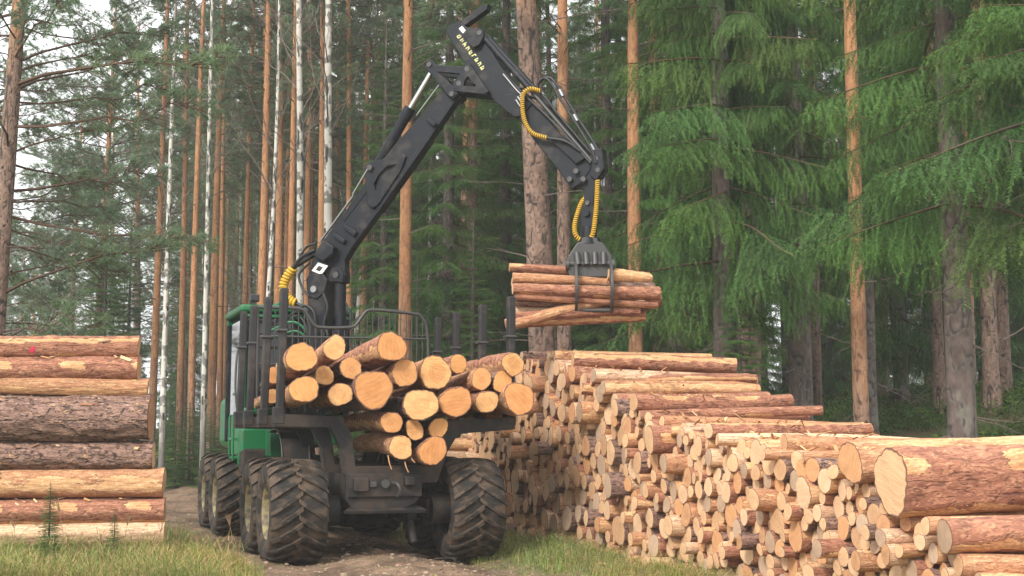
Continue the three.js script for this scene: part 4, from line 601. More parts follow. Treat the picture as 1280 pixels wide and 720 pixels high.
const PINE_BARK = [pineBark(11, 0.36), pineBark(12, 0.1), pineBark(13, 0.48)];
function trunkShape(seed, H, r, o = {}) {
  const R = rng(seed), seg = o.seg ?? 14, rings = o.rings ?? 26, p = [], uv = [], idx = [], bx = (R() - 0.5) * (o.bend ?? 0.5), bz = (R() - 0.5) * (o.bend ?? 0.5), ph = R() * 6;
  const mid = (t) => V(bx * (t * t + 0.25 * Math.sin(t * 5 + ph) - 0.25 * Math.sin(ph)), t * H, bz * (t * t + 0.25 * Math.cos(t * 4 + ph) - 0.25 * Math.cos(ph)));
  for (let j = 0; j <= rings; j++) { const t = Math.pow(j / rings, 1.25), c = mid(t), k = r * (1 - 0.86 * Math.pow(t, 1.15)) * (1 + 0.5 * Math.exp(-t * H / 0.25)); for (let i = 0; i <= seg; i++) { const a = (i % seg) / seg * 6.28318, q = k * (1 + 0.08 * (vnoise(Math.cos(a) * 2 + 5, Math.sin(a) * 2 + 5 + t * 9, seed) - 0.5) + 0.18 * Math.exp(-t * H / 0.3) * Math.cos(4 * a + ph)); p.push(c.x + Math.cos(a) * q, c.y - (j ? 0 : 0.35), c.z + Math.sin(a) * q); uv.push(i / seg, t); } }
  for (let j = 0; j < rings; j++) for (let i = 0; i < seg; i++) { const a = j * (seg + 1) + i, c = a + seg + 1; idx.push(a, c, a + 1, a + 1, c, c + 1); }
  const g = new THREE.BufferGeometry(); g.setAttribute('position', new THREE.Float32BufferAttribute(p, 3)); g.setAttribute('uv', new THREE.Float32BufferAttribute(uv, 2)); g.setIndex(idx); g.computeVertexNormals();
  return { g, mid, radius: (t) => r * (1 - 0.86 * Math.pow(t, 1.15)) };
}
const G = (r, c, v = 0.25) => { const k = 1 - v / 2 + r() * v; return [c[0] * k * (0.92 + r() * 0.16), c[1] * k, c[2] * k]; };
// a spruce branch, 1 unit = about a metre, axis along +x: limb, side twigs and hanging twiglets with needles
function spruceSpray(seed, L, hang, droop) {
  const R = rng(seed), b = new Buf(), wood = [0.1, 0.065, 0.042];
  const axis = (s) => V(s * L * (1 - 0.08 * s), -droop * L * Math.pow(s, 1.4) + 0.16 * droop * L * Math.pow(s, 4), 0.05 * L * Math.sin(s * 4 + seed));
  const pts = []; for (let i = 0; i <= 10; i++) pts.push(axis(i / 10)); b.tube(pts, pts.map((_, i) => 0.017 * (1 - 0.85 * i / 10) * Math.sqrt(L)), 4, wood);
  const needleLine = (path, col, step, nl, nw) => {
    let len = 0; for (let i = 1; i < path.length; i++) len += path[i].distanceTo(path[i - 1]);
    const n = Math.max(3, Math.round(len / step)), c = new THREE.CatmullRomCurve3(path), side = V(R() - 0.5, R() - 0.5, R() - 0.5).normalize();
    for (let i = 0; i < n; i++) {
      const t = (i + R() * 0.6) / n, q = c.getPoint(t), d = c.getTangent(t), s = side.clone().cross(d).normalize().applyAxisAngle(d, (i % 2 ? 0 : Math.PI) + (R() - 0.5) * 1.5);
      const tip = q.clone().addScaledVector(d, nl * 0.75).addScaledVector(s, nl * (0.75 + R() * 0.3)), w = d.clone().multiplyScalar(nw);
      const cc = G(R, t > 0.72 ? [col[0] * 1.25, col[1] * 1.2, col[2] * 1.05] : col, 0.4); b.tri(q.clone().sub(w), q.clone().add(w), tip, cc);
    }
  };
  const twig = (o, dir, len, lvl) => {
    const sag = hang * (0.6 + R() * 0.8), p1 = o.clone().addScaledVector(dir, len * 0.45).add(V(0, -sag * len * 0.18, 0)), p2 = o.clone().addScaledVector(dir, len * 0.8).add(V(0, -sag * len * 0.55, 0)), path = [o, p1, p2];
    const col = [0.055, 0.115, 0.028]; needleLine(path, col, 0.02, 0.036, 0.0105);
    b.tri(o, p1.clone().add(V(0.004, 0, 0)), p1, wood);
    if (lvl) { const m = Math.max(1, Math.round(len / 0.125)); for (let i = 1; i <= m; i++) { const t = i / (m + 0.6), q = t < 0.5 ? o.clone().lerp(p1, t * 2) : p1.clone().lerp(p2, t * 2 - 1), sd = i % 2 ? 1 : -1, nd = dir.clone().applyAxisAngle(V(0, 1, 0), sd * (0.6 + R() * 0.4)); nd.y -= 0.25 + hang * (0.5 + R()); twig(q, nd.normalize(), len * (0.32 + R() * 0.22) * (1 - 0.35 * t), 0); } }
  };
  const n = Math.round(12.5 * Math.sqrt(L)); for (let i = 0; i < n; i++) for (const sd of [-1, 1]) { const s = 0.1 + 0.86 * (i + R() * 0.7) / n, o = axis(s), a = 0.75 + R() * 0.35, d = V(Math.cos(a), -0.12 - hang * 0.35 * R(), sd * Math.sin(a)).normalize(); twig(o, d, L * (0.4 * (1 - s) + 0.13) * (0.7 + R() * 0.5), 1); }
  needleLine([axis(0.45), axis(0.75), axis(1)], [0.1, 0.16, 0.04], 0.018, 0.036, 0.0105);
  return b.build();
}
function pineSpray(seed, L, tufts, spread) {
  const R = rng(seed), b = new Buf(), wood = [0.16, 0.09, 0.055], jig = [0, 1, 2, 3, 4, 5, 6].map(() => [(R() - 0.5) * 0.14, (R() - 0.5) * 0.16]);
  const pts = []; for (let i = 0; i <= 6; i++) pts.push(V(i / 6 * L, (0.1 * Math.sin(i / 6 * 2.2) + jig[i][0] * (i / 6)) * L, jig[i][1] * (i / 6) * L));
  b.tube(pts, pts.map((_, i) => 0.022 * (1 - 0.8 * i / 6) * Math.sqrt(L / 2)), 4, wood); const c = new THREE.CatmullRomCurve3(pts);
  for (let i = 0; i < tufts; i++) {
    const s = spread + (1 - spread) * Math.sqrt((i + R()) / tufts), o = c.getPoint(Math.min(1, s)), a = R() * 6.283, len = L * (0.08 + 0.3 * R() * (1.1 - s)), d = V(0.7 + R() * 0.4, 0.35 * Math.sin(a) + 0.15, Math.cos(a) * 0.95).normalize(), e = o.clone().addScaledVector(d, len);
    b.tube([o, e], [0.007, 0.003], 3, wood);
    const col = G(R, [0.2, 0.275, 0.15], 0.3), up = d.clone().lerp(V(0, 1, 0), 0.35).normalize();
    for (let k = 0; k < 30; k++) { const q = e.clone().addScaledVector(d, -0.13 * R() * Math.min(1, len * 4)), nd = V(R() - 0.5, R() - 0.5, R() - 0.5).normalize().addScaledVector(up, 0.75).normalize(), w = V(R() - 0.5, R() - 0.5, R() - 0.5).cross(nd).normalize().multiplyScalar(0.006); b.tri(q.clone().sub(w), q.clone().add(w), q.clone().addScaledVector(nd, 0.09 + R() * 0.05), col); }
  }
  return b.build();
}
function bareSpray(seed, L, n, r0, col) { // leafless branch
  const R = rng(seed), b = new Buf(), grow = (o, d, len, r, lvl) => { const pts = [o]; let q = o.clone(), dd = d.clone(); for (let i = 0; i < 5; i++) { dd = dd.clone().add(V((R() - 0.5) * 0.3, (R() - 0.5) * 0.3, (R() - 0.5) * 0.3)).normalize(); q = q.clone().addScaledVector(dd, len / 5); pts.push(q); } b.tube(pts, pts.map((_, i) => r * (1 - 0.85 * i / 5)), lvl ? 3 : 4, col); if (lvl < 2) for (let k = 0; k < (lvl ? 3 : n); k++) { const i = 1 + Math.floor(R() * 4); grow(pts[i], dd.clone().add(V((R() - 0.5) * 1.5, (R() - 0.5) * 1.5, (R() - 0.5) * 1.5)).normalize(), len * (0.25 + R() * 0.3), r * 0.4, lvl + 1); } };
  grow(V(0, 0, 0), V(1, 0, 0), L, r0, 0); return b.build();
}
const SPRAY = { sprA: spruceSpray(1, 2.2, 0.5, 0.16), sprB: spruceSpray(2, 2.2, 0.75, 0.24), sprC: spruceSpray(3, 2.0, 0.3, 0.14), sprD: spruceSpray(4, 2.4, 1.1, 0.28), pinA: pineSpray(5, 2, 44, 0.3), pinB: pineSpray(6, 2.2, 40, 0.35), pinC: pineSpray(7, 3, 54, 0.25), dead: bareSpray(8, 1.2, 3, 0.014, [0.16, 0.12, 0.1]), birch: bareSpray(9, 2.2, 5, 0.016, [0.16, 0.12, 0.1]) };
function leafSpray(seed, L) { // birch branch in young pale leaf
  const R = rng(seed), b = new Buf(), wood = [0.2, 0.16, 0.13];
  for (let k = 0; k < 7; k++) { const o = V(L * 0.12 * k, 0.05 * k * L * 0.3, 0), d = V(0.8, 0.35 * (R() - 0.2), (R() - 0.5) * 1.6).normalize(), len = L * (0.5 - 0.04 * k); const e = o.clone().addScaledVector(d, len).add(V(0, -0.12 * len, 0)); b.tube([o, e], [0.006, 0.002], 3, wood); for (let i = 0; i < 34; i++) { const q = o.clone().lerp(e, 0.15 + 0.85 * R()).add(V((R() - 0.5) * 0.3, (R() - 0.6) * 0.34, (R() - 0.5) * 0.3)), a = V(R() - 0.5, R() - 0.7, R() - 0.5).normalize(), s = V(R() - 0.5, R() - 0.5, R() - 0.5).cross(a).normalize().multiplyScalar(0.016), kk = 0.8 + R() * 0.4; b.tri(q.clone().sub(s), q.clone().add(s), q.clone().addScaledVector(a, 0.05), [0.3 * kk, 0.4 * kk, 0.2 * kk]); } }
  b.tube([V(0, 0, 0), V(L, 0.18 * L, 0)], [0.012, 0.003], 4, wood); return b.build();
}
SPRAY.leaf = leafSpray(12, 2.2); const BIRCH_LEAF = LEAF([1, 1, 1], 0.55);
const WOODM = new THREE.MeshStandardMaterial({ vertexColors: true, roughness: 0.9 });
function sprays(name, geo, m, list, tint) { // list of [position, yaw, pitch, scale, roll]
  const im = new THREE.InstancedMesh(geo, m, list.length), d = new THREE.Object3D(); im.name = name; d.rotation.order = 'YZX';
  list.forEach(([p, yaw, pitch, s, roll = 0], i) => { d.position.copy(p); d.rotation.set(roll, yaw, pitch); d.scale.setScalar(s); d.updateMatrix(); im.setMatrixAt(i, d.matrix); if (tint) im.setColorAt(i, new THREE.Color().setRGB(...tint(i))); });
  im.castShadow = im.receiveShadow = true; im.userData.kind = 'stuff'; return im;
}
function makePine(seed, H, r, barkM, crownFrom, dens = 1, low = false, geo = SPRAY.pinA) {
  const R = rng(seed), t = new THREE.Group(), tr = trunkShape(seed, H, r, { bend: 0.9 }); mesh('trunk', tr.g, barkM, t);
  const L = []; const n = Math.round((low ? 62 : 44) * dens); for (let i = 0; i < n; i++) { const f = lerp(crownFrom, 0.985, Math.pow((i + R()) / n, 0.85)), k = (f - crownFrom) / (1 - crownFrom); L.push([tr.mid(f), R() * 6.283, 0.1 + 0.6 * k * k + (R() - 0.5) * 0.4, (low ? 1.0 : 0.75) * (0.55 + 0.75 * Math.sin(Math.PI * Math.min(1, k * 0.8 + 0.18))) * (0.7 + R() * 0.5) * Math.max(0.4, H / 22), R() * 6.28]); }
  t.add(sprays('crown', geo, NEEDLE.pine, L, (i) => { const q = 0.8 + R() * 0.45; return [q, q, q * (0.9 + R() * 0.25)]; }));
  const d = []; const m = 16 + Math.floor(R() * 14); for (let i = 0; i < m; i++) { const f = 0.12 + (crownFrom - 0.1) * Math.sqrt(R()); d.push([tr.mid(f), R() * 6.283, -0.15 + R() * 0.5, 0.35 + R() * 0.9, R() * 6]); }
  t.add(sprays('dead_branches', SPRAY.dead, WOODM, d)); return t;
}
function makeSpruce(seed, H, r, from, geo, width, tilt, bare = 0.02) {
  const R = rng(seed), t = new THREE.Group(), tr = trunkShape(seed, H, r, { bend: 0.25, seg: 14 }); mesh('trunk', tr.g, spruceBark, t);
  const L = []; let y = from; while (y < H * 0.985) { const k = y / H, n = 4 + Math.floor(R() * 2), a0 = R() * 6.283; for (let i = 0; i < n; i++) { const s = width * Math.pow(1 - k, 0.75) * (0.72 + R() * 0.5) / 2.2 + 0.06; L.push([tr.mid(k).add(V(0, (R() - 0.5) * 0.25, 0)), a0 + i / n * 6.283 + (R() - 0.5) * 0.5, tilt + 0.75 * Math.pow(k, 3) + (R() - 0.5) * 0.22, s, (R() - 0.5) * 0.5]); } y += (0.46 + R() * 0.26) * (bare > 0.03 ? 1.1 : 1) * (0.55 + 0.45 * (1 - k)) * Math.max(0.35, H / 18); }
  t.add(sprays('crown', geo, NEEDLE.spruce, L, () => { const q = 0.75 + R() * 0.55; return [q * (0.9 + R() * 0.3), q, q * (0.85 + R() * 0.3)]; }));
  if (bare > 0.03) { const d = []; for (let i = 0; i < 26; i++) { d.push([tr.mid(R() * from / H), R() * 6.283, -0.1 - R() * 0.5, 0.4 + R() * 0.9, R() * 6]); } t.add(sprays('dead_branches', SPRAY.dead, WOODM, d)); }
  return t;
}
function makeBirch(seed, H, r, leafy) {
  const R = rng(seed), t = new THREE.Group(), tr = trunkShape(seed, H, r, { bend: 1.6, seg: 12 }); mesh('trunk', tr.g, birchBark, t);
  const L = []; for (let i = 0; i < 40; i++) { const f = 0.35 + 0.63 * ((i + R()) / 40); L.push([tr.mid(f), R() * 6.283, 0.45 + R() * 0.55, 0.35 + 0.8 * (1 - f) + R() * 0.3, R() * 6]); }
  t.add(sprays('bare_branches', SPRAY.birch, WOODM, L)); if (leafy) { const F = []; for (let i = 0; i < 70; i++) { const f = 0.3 + 0.69 * ((i + R()) / 70); F.push([tr.mid(f), R() * 6.283, 0.1 + R() * 0.6, 0.45 + 1.0 * Math.sin(Math.PI * Math.min(1, (f - 0.22) * 1.15)) * (0.6 + R() * 0.5), R() * 6]); } t.add(sprays('crown', SPRAY.leaf, BIRCH_LEAF, F, () => { const q = 0.8 + R() * 0.4; return [q, q, q]; })); } return t;
}
const PROTO = {
  pine: [makePine(21, 22, 0.19, PINE_BARK[0], 0.42, 1.5), makePine(22, 23, 0.16, PINE_BARK[1], 0.44, 1.45, false, SPRAY.pinB), makePine(23, 21, 0.21, PINE_BARK[2], 0.42, 1.4, false, SPRAY.pinB), makePine(24, 24, 0.17, PINE_BARK[0], 0.45, 1.4)],
  limby: [makePine(25, 17, 0.17, PINE_BARK[2], 0.16, 2.1, true, SPRAY.pinC)],
  spruce: [makeSpruce(31, 19, 0.2, 1.1, SPRAY.sprA, 2.3, -0.14), makeSpruce(32, 21, 0.22, 1.6, SPRAY.sprB, 2.4, -0.1), makeSpruce(33, 16, 0.17, 0.6, SPRAY.sprC, 2.2, -0.08)],
  droop: [makeSpruce(34, 20, 0.2, 4.6, SPRAY.sprD, 2.5, -0.06, 0.1), makeSpruce(35, 22, 0.22, 5.2, SPRAY.sprB, 2.5, -0.1, 0.1)],
  leafy: [makeBirch(44, 17, 0.09, true), makeBirch(45, 19, 0.1, true)],
  birch: [makeBirch(41, 19, 0.11), makeBirch(42, 21, 0.1), makeBirch(43, 17, 0.09)],
};
const TR = rng(2024), standing = [];
function plant(kind, which, x, D, scale, label, group, girth = 1, lean = [0, 0], yaw) {
  const name = { pine: 'pine_tree', limby: 'pine_tree', spruce: 'spruce_tree', droop: 'spruce_tree', birch: 'birch_tree', leafy: 'birch_tree' }[kind];
  const o = PROTO[kind][which % PROTO[kind].length].clone(); o.name = numbered(name); scene.add(o);
  o.position.set(x, ground(x, D) - 0.03, -D); o.scale.set(scale * girth, scale, scale * girth); o.rotation.set(lean[1], yaw ?? TR() * 6.283, lean[0]); 
  tag(o, label, name.replace('_tree', ' tree'), group); standing.push([x, D, 1]); return o;
}
const plantPx = (kind, which, px, D, scale, label, group, girth, lean, yaw) => plant(kind, which, (px - 640) / FOCAL * D, D, scale, label, group, girth, lean, yaw);
// single trees the photograph lets you tell apart
[
  ['limby', 0, -12, 21, 1.05, 'limby pine with long crooked boughs above the big log stack', undefined, 1, [-0.02, 0], 0.4],
  ['birch', 0, 206, 36, 1.0, 'white birch just beyond the big log stack', undefined, 0.85, [0.02, 0]],
  ['birch', 1, 256, 34, 1.05, 'slender white birch between the red pines by the cab', undefined, 0.7, [-0.005, 0]],
  ['birch', 2, 318, 33, 1.2, 'thin leaning birch rising behind the cab', undefined, 0.7, [0.05, 0]],
  ['birch', 0, 372, 30, 1.15, 'speckled birch behind the yellow sleeved hose', undefined, 0.85, [0.005, 0]],
  ['birch', 1, 411, 29, 1.1, 'stout speckled birch directly behind the boom foot', undefined, 1.05, [0.0, 0]],
  ['pine', 1, 507, 29, 1.05, 'straight orange pine between the boom and the spruces', undefined, 0.95, [0.0, 0]],
  ['pine', 3, 592, 33, 1.1, 'orange pine trunk below the boom knuckle', undefined, 0.85, [0, 0]],
  ['pine', 2, 682, 25, 1.1, 'thickest pine with rough bark behind the stick boom', undefined, 1.3, [0.004, 0]],
  ['pine', 0, 706, 28, 1.0, 'grey barked pine close beside the thickest pine', undefined, 0.95, [0, 0]],
  ['pine', 1, 797, 28, 1.0, 'orange pine over the grapple load', undefined, 1.1, [0, 0]],
  ['pine', 3, 822, 31, 1.0, 'slim brown pine beside the orange pine over the grapple', undefined, 0.95, [0, 0]],
  ['spruce', 1, 846, 29, 1.05, 'dark spruce beside the slim brown pine', undefined, 1.0, [0, 0]],
  ['pine', 1, 1075, 21.5, 1.0, 'orange pine standing alone among the drooping spruces', undefined, 0.85, [0.0, 0]],
  ['pine', 0, 1238, 28, 1.0, 'orange pine of a pair above the very thick log', 'pair of orange pines', 0.9, [0, 0]],
  ['pine', 3, 1254, 30, 1.0, 'orange pine of a pair above the very thick log', 'pair of orange pines', 1.0, [0, 0]],
  ['spruce', 2, 128, 44, 0.6, 'dark young spruce beyond the big log stack, beside the bright gap', undefined, 1.2, [0, 0]],
  ['spruce', 2, 160, 52, 0.62, 'hazy spruce behind the dark young spruce', undefined, 1.1, [0, 0]],
  ['droop', 0, 1200, 18.5, 1.0, 'drooping spruce with bare grey trunk behind the very thick log', undefined, 1.05, [0, 0]],
  ['droop', 1, 1000, 23, 1.0, 'drooping spruce behind the flat part of the roadside stack', undefined, 1.0, [0, 0]],
  ['droop', 0, 905, 22, 1.0, 'drooping spruce behind the step of the roadside stack', undefined, 1.0, [0, 0]],
  ['droop', 1, 1338, 16.0, 1.0, 'drooping spruce whose boughs hang over the low end of the stack', undefined, 1.05, [0, 0]],
  ['spruce', 0, 560, 33, 0.95, 'broad green spruce behind the boom', undefined, 1.15, [0, 0]],
  ['spruce', 1, 632, 36, 1.0, 'spruce between the orange trunk and the thickest pine', undefined, 1.1, [0, 0]],
  ['spruce', 0, 760, 34, 1.0, 'spruce behind the grapple load', undefined, 1.1, [0, 0]],
  ['spruce', 2, 478, 37, 0.85, 'young spruce behind the headboard of the loader', undefined, 1.2, [0, 0]],
  ['spruce', 2, 590, 29, 0.42, 'bushy little spruce behind the bunk posts', undefined, 1.3, [0, 0]],
  ['spruce', 2, 520, 30, 0.36, 'bushy little spruce behind the loader grille', undefined, 1.3, [0, 0]],
  ['spruce', 2, 925, 21, 0.3, 'small green spruce rising over the stack step', undefined, 1.4, [0, 0]],
  ['limby', 0, 118, 50, 1.15, 'bushy pine with low boughs beside the bright gap', undefined, 1, [0, 0]],
  ['limby', 0, -44, 36, 1.2, 'bushy pine behind the limby pine of the big log stack', undefined, 1, [0, 0]],
  ['limby', 0, 86, 78, 1.3, 'bushy pine in haze at the edge of the bright gap', undefined, 1, [0, 0]],
  ['limby', 0, 140, 84, 1.4, 'bushy pine farthest in the haze beyond the birch', undefined, 1, [0, 0]],
  ['limby', 0, 172, 62, 1.25, 'bushy pine behind the white birch by the big log stack', undefined, 1, [0, 0]],
  ['limby', 0, 232, 70, 1.3, 'bushy pine far behind the slender birch by the cab', undefined, 1, [0, 0]],
  ['limby', 0, 20, 128, 1.2, 'pale bushy pine where the track vanishes', 'pale bushy pines where the track vanishes', 1, [0, 0]],
  ['limby', 0, 62, 140, 1.2, 'pale bushy pine where the track vanishes', 'pale bushy pines where the track vanishes', 1, [0, 0]],
  ['limby', 0, -5, 150, 1.3, 'pale bushy pine where the track vanishes', 'pale bushy pines where the track vanishes', 1, [0, 0]],
].forEach((a) => plantPx(...a));
[[192, 41, 0.85], [226, 44, 0.8], [241, 39, 0.75], [266, 42, 0.95], [276, 48, 0.8], [306, 45, 0.75], [322, 38, 0.9], [331, 43, 0.8], [345, 40, 0.95], [354, 46, 0.8], [363, 37, 0.75], [379, 42, 0.9], [389, 47, 0.8], [398, 39, 0.85], [436, 41, 0.8], [455, 45, 0.75]].forEach(([px, D, g], i) => plantPx('pine', 1, px, D, 0.95 + 0.1 * TR(), `straight red-orange pine stem ${D < 41 ? 'at the edge of' : D < 45 ? 'just inside' : 'well inside'} the stand behind cab and boom foot`, `red-orange pine stems ${D < 41 ? 'at the edge of' : D < 45 ? 'just inside' : 'well inside'} the stand`, g, [(TR() - 0.5) * 0.03, 0]));
// the stand of pines beyond, tree by tree
const free = (x, D, gap) => standing.every(([a, b]) => (a - x) ** 2 + (b - D) ** 2 > gap * gap);
const corridor = (x, D) => { const t = (x - trackX(D)) * Math.cos(HEAD); return t > -5.5 - D * 0.03 && t < 3.4; };
for (const [lo, hi, n, d0, d1, mix] of [[186, 470, 38, 40, 80, 'pine'], [430, 900, 46, 36, 75, 'mixed'], [840, 1420, 50, 24, 60, 'dark'], [-420, 0, 22, 34, 95, 'pine'], [300, 700, 16, 80, 130, 'pine'], [600, 1500, 40, 60, 100, 'mixed'], [-300, 160, 30, 110, 190, 'far']]) {
  for (let i = 0, tries = 0; i < n && tries < 4000; tries++) {
    const px = lerp(lo, hi, TR()), D = Math.sqrt(lerp(d0 * d0, d1 * d1, TR())), x = (px - 640) / FOCAL * D;
    if (corridor(x, D) && !(mix === 'far' && D > 105)) continue;
    if (!free(x, D, mix === 'dark' ? 1.5 : 1.2) || across(x, D) < 4 && D < 30 && x > -4) continue;
    i++; const q = TR(), far = D > 75;
    const kind = mix === 'dark' ? (q < 0.68 ? 'pine' : q < 0.86 ? 'droop' : 'spruce') : mix === 'mixed' ? (q < 0.45 ? 'pine' : q < 0.93 ? 'spruce' : 'birch') : mix === 'far' ? (q < 0.5 ? 'pine' : q < 0.8 ? 'spruce' : 'birch') : (q < 0.84 ? 'pine' : q < 0.95 ? 'birch' : 'spruce');
    const w = { pine: 'pine', birch: 'white birch', spruce: 'full green spruce', droop: 'bare-footed spruce' }[kind];
    const place = mix === 'dark' ? 'in the dark wood behind the roadside stack' : mix === 'mixed' ? (D > 60 ? 'deep in the wood behind the crane' : 'in the wood behind the crane') : mix === 'far' ? 'in the haze where the track ends' : px < 100 ? 'in the wood behind the big log stack' : far ? 'far off in the haze of the pine stand' : 'in the pine stand beyond the cab';
    const wh = Math.floor(TR() * 4), girth = 0.7 + TR() * 0.5, ln = (TR() - 0.5) * 0.06, adj = `${girth > 1.02 ? 'stout' : girth < 0.85 ? 'slender' : 'middling'}${Math.abs(ln) > 0.02 ? ', leaning' : ', upright'}`, bk = kind === 'pine' ? [' with greyish foot', ' with orange stem', ' with rough brown stem', ' with greyish foot'][wh] : '';
    plant(kind, wh, x, D, 0.88 + TR() * 0.28, `${adj} ${w}${bk} ${place}`, `${adj} ${w}s${bk} ${place}`, girth, [ln, (TR() - 0.5) * 0.04]);
  }
}
// birches in pale young leaf among the far pines
for (let i = 0, tries = 0; i < 26 && tries < 900; tries++) { const px = 60 + 430 * TR(), D = 44 + 44 * TR(), x = (px - 640) / FOCAL * D; if (corridor(x, D) || !free(x, D, 1.1)) continue; i++; const far = D > 75; plant('leafy', i, x, D, 0.8 + TR() * 0.35, `birch in pale young leaf ${far ? 'far off in the haze behind' : 'among the red stems of'} the pine stand`, `pale leafed birches ${far ? 'behind' : 'among'} the pine stand`, 0.9, [(TR() - 0.5) * 0.08, 0]); }
// lower crowned pines filling the stand beyond
for (let i = 0, tries = 0; i < 8 && tries < 900; tries++) { const px = 176 + 390 * TR(), D = 52 + 36 * TR(), x = (px - 640) / FOCAL * D; if (corridor(x, D) || !free(x, D, 1.1)) continue; i++; const g = 0.75 + TR() * 0.4, far = D > 70; plant('pine', Math.floor(TR() * 4), x, D, 0.72 + TR() * 0.2, `${g > 0.95 ? 'sturdy' : 'slight'} low-crowned pine ${far ? 'in the hazy depth of' : 'within'} the pine stand`, `low-crowned pines ${far ? 'in the hazy depth of' : 'within'} the pine stand`, g, [(TR() - 0.5) * 0.04, 0]); }
// young spruces under the pine stand
for (let i = 0; i < 10; i++) { const px = 186 + 250 * TR(), D = 48 + 60 * TR(), x = (px - 640) / FOCAL * D; if (corridor(x, D)) continue; const g = 1 + TR() * 0.3; plant('spruce', Math.floor(TR() * 3), x, D, 0.3 + TR() * 0.35, `${g > 1.15 ? 'broad' : 'narrow'} young spruce ${D > 75 ? 'deep under' : 'under'} the pine stand beyond the cab`, 'young spruces under the pine stand', g); }
// saplings and bushes along the far verge
for (const [px, D, s] of [[222, 37, 0.13], [240, 38, 0.15], [266, 36, 0.14], [284, 39, 0.17], [206, 42, 0.14], [300, 37, 0.15], [252, 44, 0.19], [228, 47, 0.2]]) plantPx('spruce', 2, px, D, s, 'knee-high bushy spruce on the grassy verge by the track', 'bushy spruces on the verge', 2.2);

// ---------------------------------------------------------------- ground cover
function tuft(seed, blades, h, spread, w) { const R = rng(seed), b = new Buf(); for (let i = 0; i < blades; i++) { const a = R() * 6.283, o = V((R() - 0.5) * spread, 0, (R() - 0.5) * spread), l = h * (0.5 + R() * 0.7), bend = l * (0.2 + R() * 0.7), dx = Math.cos(a), dz = Math.sin(a), s = V(-dz, 0, dx).multiplyScalar(w), m = o.clone().add(V(dx * bend * 0.35, l * 0.62, dz * bend * 0.35)), t = o.clone().add(V(dx * bend, l * (0.95 - 0.3 * R()), dz * bend)), k = 0.75 + R() * 0.5, dry = R(), c = dry < 0.36 ? [0.42 * k, 0.36 * k, 0.17 * k] : [0.14 * k, 0.23 * k, 0.045 * k]; b.tri(o.clone().sub(s), o.clone().add(s), m, c); b.tri(m.clone().sub(s.clone().multiplyScalar(0.7)), m.clone().add(s.clone().multiplyScalar(0.7)), t, c); } return b.build(); }
